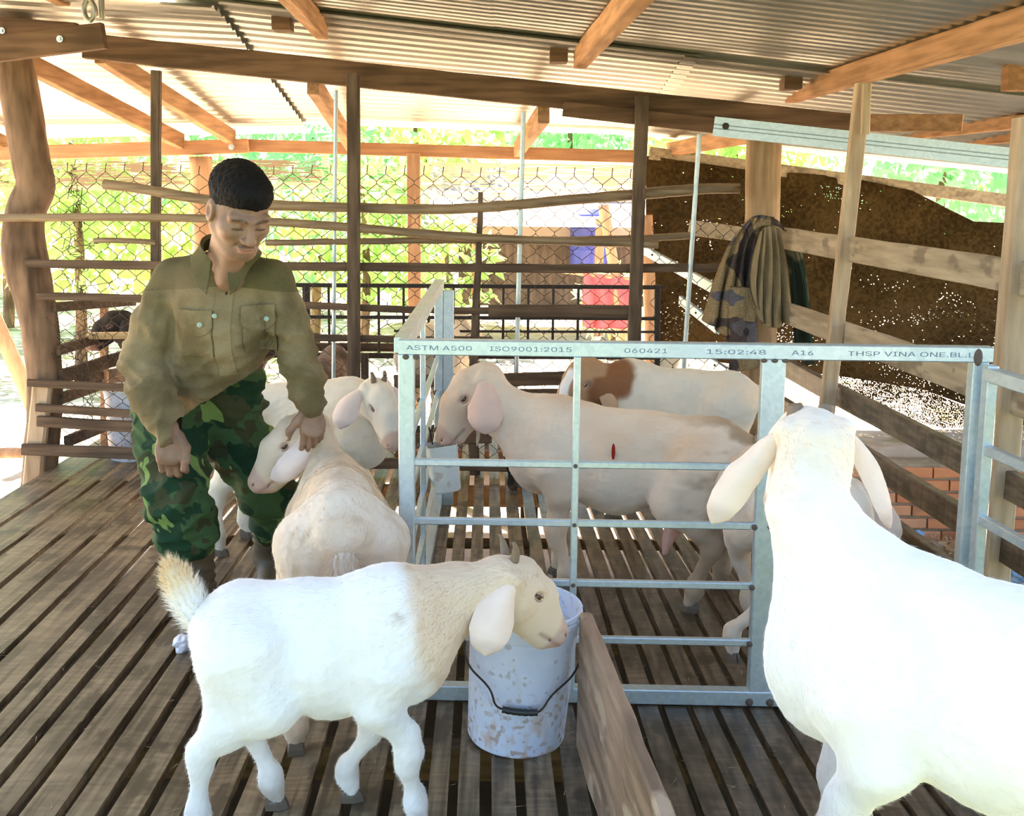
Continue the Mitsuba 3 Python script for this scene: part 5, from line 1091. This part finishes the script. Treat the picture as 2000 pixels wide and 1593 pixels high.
part('sleeve', jk, drape([[(1.040, 5.000, 1.050), (1.042, 5.000, 0.853), (1.051, 5.000, 0.704), (1.051, 5.000, 0.633)], [(1.096, 4.990, 1.052), (1.104, 4.990, 0.855), (1.115, 4.990, 0.706), (1.123, 4.990, 0.641)], [(1.162, 5.000, 1.052), (1.175, 5.000, 0.854), (1.185, 5.000, 0.730), (1.188, 5.000, 0.665)]], 40, .03, 1.2, .014, 5), 'grey_camo', smooth=True)
part('shoulder', jk, drape([[(1.127, 5.160, 1.338), (1.170, 5.160, 1.378), (1.220, 5.160, 1.389), (1.270, 5.160, 1.369)], [(1.118, 5.050, 1.322), (1.160, 5.050, 1.366), (1.218, 5.050, 1.382), (1.294, 5.050, 1.329)], [(1.128, 5.020, 1.270), (1.165, 5.020, 1.329), (1.227, 5.020, 1.344), (1.302, 5.020, 1.315)]], 30, .02, 1.5, .012, 8), 'grey_camo', smooth=True)
add('khaki_shirt', drape([[(1.173, 4.990, 1.315), (1.149, 4.990, 1.199), (1.140, 4.990, 1.052), (1.169, 4.990, 0.954)], [(1.191, 4.970, 1.340), (1.183, 4.970, 1.200), (1.180, 4.970, 1.030), (1.197, 4.970, 0.868)], [(1.219, 4.965, 1.346), (1.235, 4.965, 1.201), (1.242, 4.965, 1.031), (1.257, 4.965, 0.860)], [(1.257, 4.980, 1.331), (1.288, 4.980, 1.177), (1.315, 4.980, 1.006), (1.340, 4.980, 0.898)]], 60, .014, 4.4, .030, 4), 'khaki_cloth', smooth=True, label='beige khaki shirt hung over the plank beside the camouflage jacket', cat='shirt')
add('dark_trousers', drape([[(1.325, 5.160, 1.265), (1.356, 5.160, 1.140), (1.381, 5.160, 0.938), (1.407, 5.160, 0.707)], [(1.359, 5.120, 1.272), (1.400, 5.120, 1.143), (1.435, 5.120, 0.943), (1.464, 5.120, 0.650)], [(1.406, 5.160, 1.256), (1.454, 5.160, 1.090), (1.483, 5.160, 0.913), (1.525, 5.160, 0.683)]], 50, .02, 1.6, .018, 6), 'dark_green_cloth', smooth=True, label='dark green garment hanging behind the khaki shirt, below the plank', cat='garment')

# loop of hose at the top, hanging from the purlin
scene['dull_metal'] = {'type': 'principled', 'base_color': rgb(0.33, 0.31, 0.25), 'roughness': 0.35, 'metallic': 0.8}
lp = [(0, 0, .30), (0, 0, .05), (.005, 0, .018), (.022, 0, 0), (.040, 0, .018), (.045, 0, .05), (.045, 0, .30)]
add('metal_link', sweep(spline(np.array(lp), 60) + V(*(-1.812, 4.550, 2.185)), ring(12, .011), (0, 1, 0)), 'dull_metal', smooth=True, label='grey metal loop hanging from the roof at the top left', cat='hook', to_world=T())
add('metal_link', sweep(spline(np.array([(0, 0, .3), (0, 0, .0)]), 8) + V(*(-1.750, 4.580, 2.197)), ring(12, .013), (0, 1, 0)), 'dull_metal', smooth=True, label='grey metal rod end hanging beside the metal loop at the top left', cat='rod')

# ------------------------------------------------------------------ litter on the ground at the right
scene['straw'] = {'type': 'twosided', 'bsdf': {'type': 'diffuse', 'reflectance': rgb(0.52, 0.42, 0.26)}}
rng = np.random.default_rng(6); n = 2600
c = np.stack([1.55 + 1.7 * rng.random(n), 4.4 + 1.8 * rng.random(n), -.60 + .05 * rng.random(n)], 1); a = rng.random(n) * 6.283; L = .04 + .10 * rng.random(n)
d = np.stack([np.cos(a), np.sin(a), rng.normal(0, .15, n)], 1) * L[:, None]; sd = np.stack([-np.sin(a), np.cos(a), 0 * a], 1) * .0026; up_ = V(0, 0, .003)
vv = np.stack([c - sd, c + sd, c + up_, c + d * .5 - sd + V(0, 0, .012), c + d * .5 + sd + V(0, 0, .012), c + d], 1).reshape(-1, 3); o = np.arange(n)[:, None] * 6
add('straw_litter', (vv, np.vstack([o + [0, 1, 4], o + [0, 4, 3], o + [3, 4, 5]])), 'straw', label='loose straw scattered on the ground below the brick wall', cat='straw', kind='stuff')
scene['blue_film'] = {'type': 'twosided', 'bsdf': {'type': 'principled', 'base_color': rgb(0.22, 0.42, 0.68), 'roughness': 0.3}}
for i, (p, s, lab) in enumerate((((2.819, 5.563, -0.600), .12, 'crumpled blue plastic bag on the straw at the right edge'), ((2.470, 6.132, -0.550), .035, 'small blue plastic scrap at the foot of the brick wall'))):
    m = sphere((0, 0, 0), 1.0, 4); vv = m[0] * (.7 + .8 * np.abs(meshkit.fbm(m[0] * 2.1 + i * 5, 4, 3) - .5) * 2)[:, None] * [s, s * .8, s * .7] + V(*p) + V(0, 0, s * .4)
    add('plastic_scrap', (vv, m[1]), 'blue_film', smooth=True, label=lab, cat='plastic bag')
scene['stone'] = {'type': 'principled', 'base_color': proc(lambda p, n, uv: mix((0.12, 0.09, 0.06), (0.36, 0.28, 0.18), fbm(p.x * 14, p.y * 14, p.z * 14, 4))), 'roughness': 0.9}
for i in range(16):
    m = sphere((0, 0, 0), 1.0, 2); s = .03 + .05 * rng.random(); p = V(2.05 + 1.0 * rng.random(), 5.95 + .22 * rng.random(), -.58)
    add('clod', (m[0] * (.75 + .6 * meshkit.fbm(m[0] * 1.7 + i * 3, 3, 3))[:, None] * [s, s, s * .7] + p, m[1]), 'stone', smooth=True, label='brown clod of earth lying at the foot of the brick wall', cat='clod', group='clods along the brick wall')
# droppings and straw bits caught on the pen slats
n = 900; c = np.stack([-2.0 + 3.3 * rng.random(n), 1.9 + 3.4 * rng.random(n), np.full(n, .0015)], 1); a = rng.random(n) * 6.283; L = .012 + .03 * rng.random(n)
d = np.stack([np.cos(a), np.sin(a), 0 * a], 1) * L[:, None]; sd = np.stack([-np.sin(a), np.cos(a), 0 * a], 1) * .0009
vv = np.stack([c - sd, c + sd, c + d + V(0, 0, .002)], 1).reshape(-1, 3)
add('straw_bits', (vv, np.arange(len(vv)).reshape(-1, 3)), 'straw', label='short bits of straw and hair lying on the floor slats', cat='straw', kind='stuff')

# ------------------------------------------------------------------ goats outside the fence
dk = V(.035, .032, .030)
goat('black_goat', 'black goat with its chin on the yellow plank behind the left end of the fence', (-1.86, 6.12), 186, size=.95, pollw=(-2.265, 6.000, 0.770), facew=(-.20, -.10, -.12), coat=plain(dk, V(.10, .07, .05), .5, 6, 21, V(.06, .045, .04), .8), h=.014, hf=.007)
goat('dark_goat', 'dark brown goat behind the fence, only its back showing by the arm of the man', (-1.08, 6.0), 84, size=.78, poll=(.40, 0, .55), face=(.5, 0, -.85), coat=plain(V(.09, .06, .045), V(.30, .22, .17), .6, 12, 22, V(.1, .07, .05), .8), h=.015, hf=.010)
goat('turned_goat', 'white goat outside, behind the corner post of the pen, turned away', (-.42, 6.25), 78, size=1.02, poll=(.46, 0, .68), face=(.7, 0, -.7), coat=plain(V(.70, .62, .48), CREAM, .5, 6, 23), h=.014, hf=.010, back=.04)
goat('black_kid', 'small black and cream goat inside the pen, mostly hidden behind the big cream nanny', (.27, 5.14), 4, size=.70, poll=(.38, .0, .62), face=(.7, .2, -.7), coat=plain(V(.02, .018, .016), V(.70, .55, .38), .0, 6, 24, V(.05, .04, .04), .8, extra=lambda q, c: lerp(c, V(.70, .55, .38), ss(.05, .0, np.abs(q['v'][:, 0] + .20) - .10) * (q['v'][:, 2] > .4))), h=.013, hf=.009)

# ------------------------------------------------------------------ plants
def leaf_mat(a, b): 
    return {'type': 'principledthin', 'base_color': proc(lambda p, n, uv: mix(a, b, fbm(p.x * 2.3, p.y * 2.3, p.z * 2.3 + 4, 3))), 'roughness': 0.55, 'diff_trans': 0.9, 'spec_trans': 0.0}
scene['leaf_bright'] = leaf_mat((0.34, 0.58, 0.18), (0.56, 0.74, 0.32))
scene['leaf_deep'] = leaf_mat((0.22, 0.52, 0.26), (0.40, 0.68, 0.42))
scene['leaf_yellow'] = leaf_mat((0.50, 0.66, 0.22), (0.66, 0.76, 0.36))
def leaves(c, r, n, L, seed, droop=.35):
    rng = np.random.default_rng(seed); d = rng.normal(size=(n, 3)); d /= np.linalg.norm(d, axis=1, keepdims=True); rad = rng.random(n) ** .4
    lump = .75 + .5 * meshkit.fbm(d * 1.8 + seed, 2, seed)
    p = V(*c) + d * (rad * lump)[:, None] * V(*r)
    ax = rng.normal(size=(n, 3)) + d * .8 - V(0, 0, droop); ax /= np.linalg.norm(ax, axis=1, keepdims=True); sd = np.cross(ax, rng.normal(size=(n, 3))); sd /= np.linalg.norm(sd, axis=1, keepdims=True); nn = np.cross(sd, ax)
    l = (L * (.6 + .8 * rng.random(n)))[:, None]
    b, t = p, p + ax * l - V(0, 0, .12) * l; m = p + ax * l * .45; w = sd * l * .26; k = nn * l * .06
    vv = np.stack([b, m + w + k, m - k, m - w + k, t], 1).reshape(-1, 3); o = np.arange(n)[:, None] * 5
    return vv, np.vstack([o + [0, 1, 2], o + [0, 2, 3], o + [1, 4, 2], o + [2, 4, 3]])
def plant(key, label, x, y, h, r, n, L, mat, seed, trunk=.03, group=None, low=.25):
    key = num(key); tag(key, label, 'tree' if h > 2.6 else 'shrub', group); z0 = -.62 + (.3 if -2 < x < 1.3 else 0) + (.5 if x > 1.9 else 0)
    part('foliage', key, leaves((x, y, z0 + h * (.5 + low * .5)), (r, r * .8, h * (.5 - low * .4)), n, L, seed), mat, kind='stuff')
    part('trunk', key, pole([(x, y, z0 - .05), (x + .05, y, z0 + h * .4), (x, y, z0 + h * .8)], [trunk, trunk * .8, trunk * .4], k=8, n=14, amp=.01), 'trunk_bark', smooth=True)
gr = 'leafy shrubs and trees behind the back fence'
spots = [(-5.0, 12.0, 3.4, 1.3, .22, 'leaf_bright'), (-3.3, 11.6, 2.5, 1.0, .20, 'leaf_yellow'), (-2.7, 14.2, 3.6, 1.3, .24, 'leaf_deep'), (-1.75, 12.2, 2.3, .85, .20, 'leaf_bright'), (-1.35, 14.6, 3.3, 1.1, .22, 'leaf_yellow'), (-.75, 11.6, 1.5, .6, .18, 'leaf_bright'),
         (-7.5, 15.5, 4.5, 1.8, .26, 'leaf_bright'), (-4.6, 18.0, 5.0, 2.0, .28, 'leaf_deep'), (-1.6, 19.5, 4.6, 1.9, .28, 'leaf_bright'), (1.05, 11.2, 1.0, .38, .15, 'leaf_yellow'), (6.0, 15.0, 4.2, 1.8, .26, 'leaf_deep'), (9.5, 18.0, 5, 2.2, .28, 'leaf_bright'), (3.9, 19.0, 4.6, 1.9, .28, 'leaf_bright'), (-10, 20, 5.5, 2.4, .3, 'leaf_deep'), (13, 22, 6, 2.6, .3, 'leaf_deep'), (1.2, 23.5, 5, 2.2, .3, 'leaf_deep'), (-6.6, 24, 6, 2.5, .32, 'leaf_bright')]
names = ['tall bright green tree at the far left behind the crooked trunk', 'yellow green shrub seen through the netting left of the man', 'deep green tree behind the shoulder of the man', 'bright green shrub just right of the head of the man', 'yellow green tree behind the thin pale rod', 'small bright green shrub behind the feed barrier, right of the brown plank post',
         'large bright tree at the left edge, far beyond the netting', 'broad deep green tree far back, above the left end of the top bamboo rail', 'big bright tree far back in the middle, under the eave', 'small yellow green bush in front of the hut, left of the red cloth', 'deep green tree behind the right part of the dark net', 'broad bright tree over the right end of the dark net', 'bright tree behind the middle of the dark net', 'darkest tree at the far left edge of the background', 'largest tree at the far right, above the sagging net', 'tall deep green tree behind the roof of the hut', 'tallest bright tree farthest back at the left']
for i, (x, y, h, r, L, m) in enumerate(spots):
    plant('leafy_tree' if h > 2.6 else 'leafy_shrub', names[i], x, y, h, r, int(430 * r * h / 1.5 / max(1, (L / .2) ** 1.3)), L, m, 100 + i, .03 + .012 * h, group=gr)

# ------------------------------------------------------------------ hut beyond the fence, with a barrel at its door
hut = 'hut'
tag(hut, 'pale pink hut with a dark doorway beyond the fence, right of the middle', 'building')
scene['pink_wall'] = {'type': 'diffuse', 'reflectance': proc(lambda p, n, uv: mix((0.66, 0.50, 0.44), (0.80, 0.68, 0.62), fbm(p.x * 1.5, p.y, p.z * 5, 3)))}
scene['dark_boards'] = wood((0.10, 0.07, 0.05), (0.24, 0.17, 0.13), (30, 30, 3))
scene['rust_roof'] = {'type': 'twosided', 'bsdf': {'type': 'principled', 'base_color': proc(lambda p, n, uv: mix((0.30, 0.24, 0.20), (0.46, 0.42, 0.40), fbm(p.x * 3, p.y, p.z, 3))), 'roughness': 0.6, 'metallic': 0.2}}
HY = 13.0
def hb_(px0, py0, px1, py1): return px0
A0, A1 = (-0.614, 13.000, 1.282), (0.820, 13.000, 0.336)
part('wall', hut, boxm((A0[0], HY, A1[2]), (A1[0], HY + .15, A0[2] + .12)), 'pink_wall')
B0, B1 = (1.023, 13.000, 1.299), (1.552, 13.000, 0.344)
part('wall', hut, boxm((B0[0], HY, B1[2]), (B1[0] + .4, HY + .15, B0[2] + .12)), 'pink_wall')
part('doorway', hut, boxm((A1[0], HY + .9, A1[2]), (B0[0], HY + 1.0, A0[2] + .1)), 'dark_boards')
for k in range(2): part('side_wall', hut, boxm(((A1[0], B0[0] - .05)[k], HY + .1, A1[2]), ((A1[0] + .05, B0[0])[k], HY + 1.0, A0[2] + .1)), 'pink_wall')
part('base_wall', hut, boxm((A0[0] - .05, HY - .14, A1[2] - .25), (B1[0] + .4, HY - .02, A1[2] + .50)), 'dark_boards')
part('roof', hut, sheet(A0[0] - .5, B1[0] + .8, HY - .9, HY + 2.0, lambda X, Y: A0[2] + .05 + (Y - HY) * .28, pitch=.2, h=.03, nx=6), 'rust_roof')
for px in ((1.003, 12.200, 1.217), (-0.428, 12.200, 1.203)): part('post', hut, beam((px[0], px[1], -.4), (px[0], px[1], A0[2] - .1), .1, .1, up=(0, 1, 0), seed=3), 'orange_post_wood')
scene['blue_barrel'] = {'type': 'principled', 'base_color': rgb(0.10, 0.12, 0.55), 'roughness': 0.35}
q = (0.915, 12.700, 0.897)
add('blue_barrel', lathe([(.0001, 0), (.21, 0), (.22, .03), (.225, .2), (.235, .22), (.225, .24), (.225, .45), (.235, .47), (.225, .49), (.22, .64), (.16, .70), (.0001, .70)], 28, (q[0], q[1], q[2] - .32)), 'blue_barrel', smooth=30, label='blue plastic barrel standing in the doorway of the pink hut', cat='barrel')
scene['red_cloth'] = {'type': 'twosided', 'bsdf': {'type': 'diffuse', 'reflectance': rgb(0.72, 0.14, 0.16)}}
rk = 'drying_rack'
tag(rk, 'leaning orange post with a cross pole outside, behind the right end of the fence', 'drying rack')
part('post', rk, pole([(0.815, 9.600, 1.370), (0.889, 9.600, 1.000), (0.954, 9.600, 0.626), (1.038, 9.600, -0.523)], [.05, .05, .055, .055], k=10, up=(0, 1, 0)), 'orange_post_wood', smooth=True)
part('cross_pole', rk, pole([(0.392, 9.600, 0.775), (0.743, 9.580, 0.738), (1.225, 9.600, 0.690)], [.022, .025, .022], k=8), 'orange_post_wood', smooth=True)
add('red_cloth', drape([[(0.648, 9.560, 0.748), (0.654, 9.560, 0.438), (0.667, 9.560, 0.249)], [(0.834, 9.550, 0.732), (0.850, 9.550, 0.441), (0.855, 9.550, 0.243)], [(1.093, 9.560, 0.706), (1.114, 9.560, 0.443), (1.128, 9.560, 0.254)]], 24, .02, 3, .04, 3), 'red_cloth', smooth=True, label='red cloth hung over the cross pole outside, right of the brown plank post', cat='cloth')
add('tarpaulin', wob(boxm((-2.2, 7.6, -.40), (1.2, 9.0, -.34)), .06, 1.5, 3) if False else (lambda g: (g[0], g[1]))((lambda n: (np.stack([np.repeat(np.linspace(-2.4, 1.3, n), n), np.tile(np.linspace(7.4, 8.9, n), n), -.28 + .16 * meshkit.fbm(np.stack([np.repeat(np.linspace(0, 5, n), n), np.tile(np.linspace(0, 3, n), n), np.zeros(n * n)], -1), 3, 4)], -1), tri(np.stack([(np.arange(n - 1)[:, None] * n + np.arange(n - 1)[None]).ravel() + o for o in (0, n, n + 1, 1)], 1))))(40)), 'tarp_grey' if False else 'soil', smooth=True, label='low rumpled bank of pale earth behind the feed barrier', cat='earth bank')
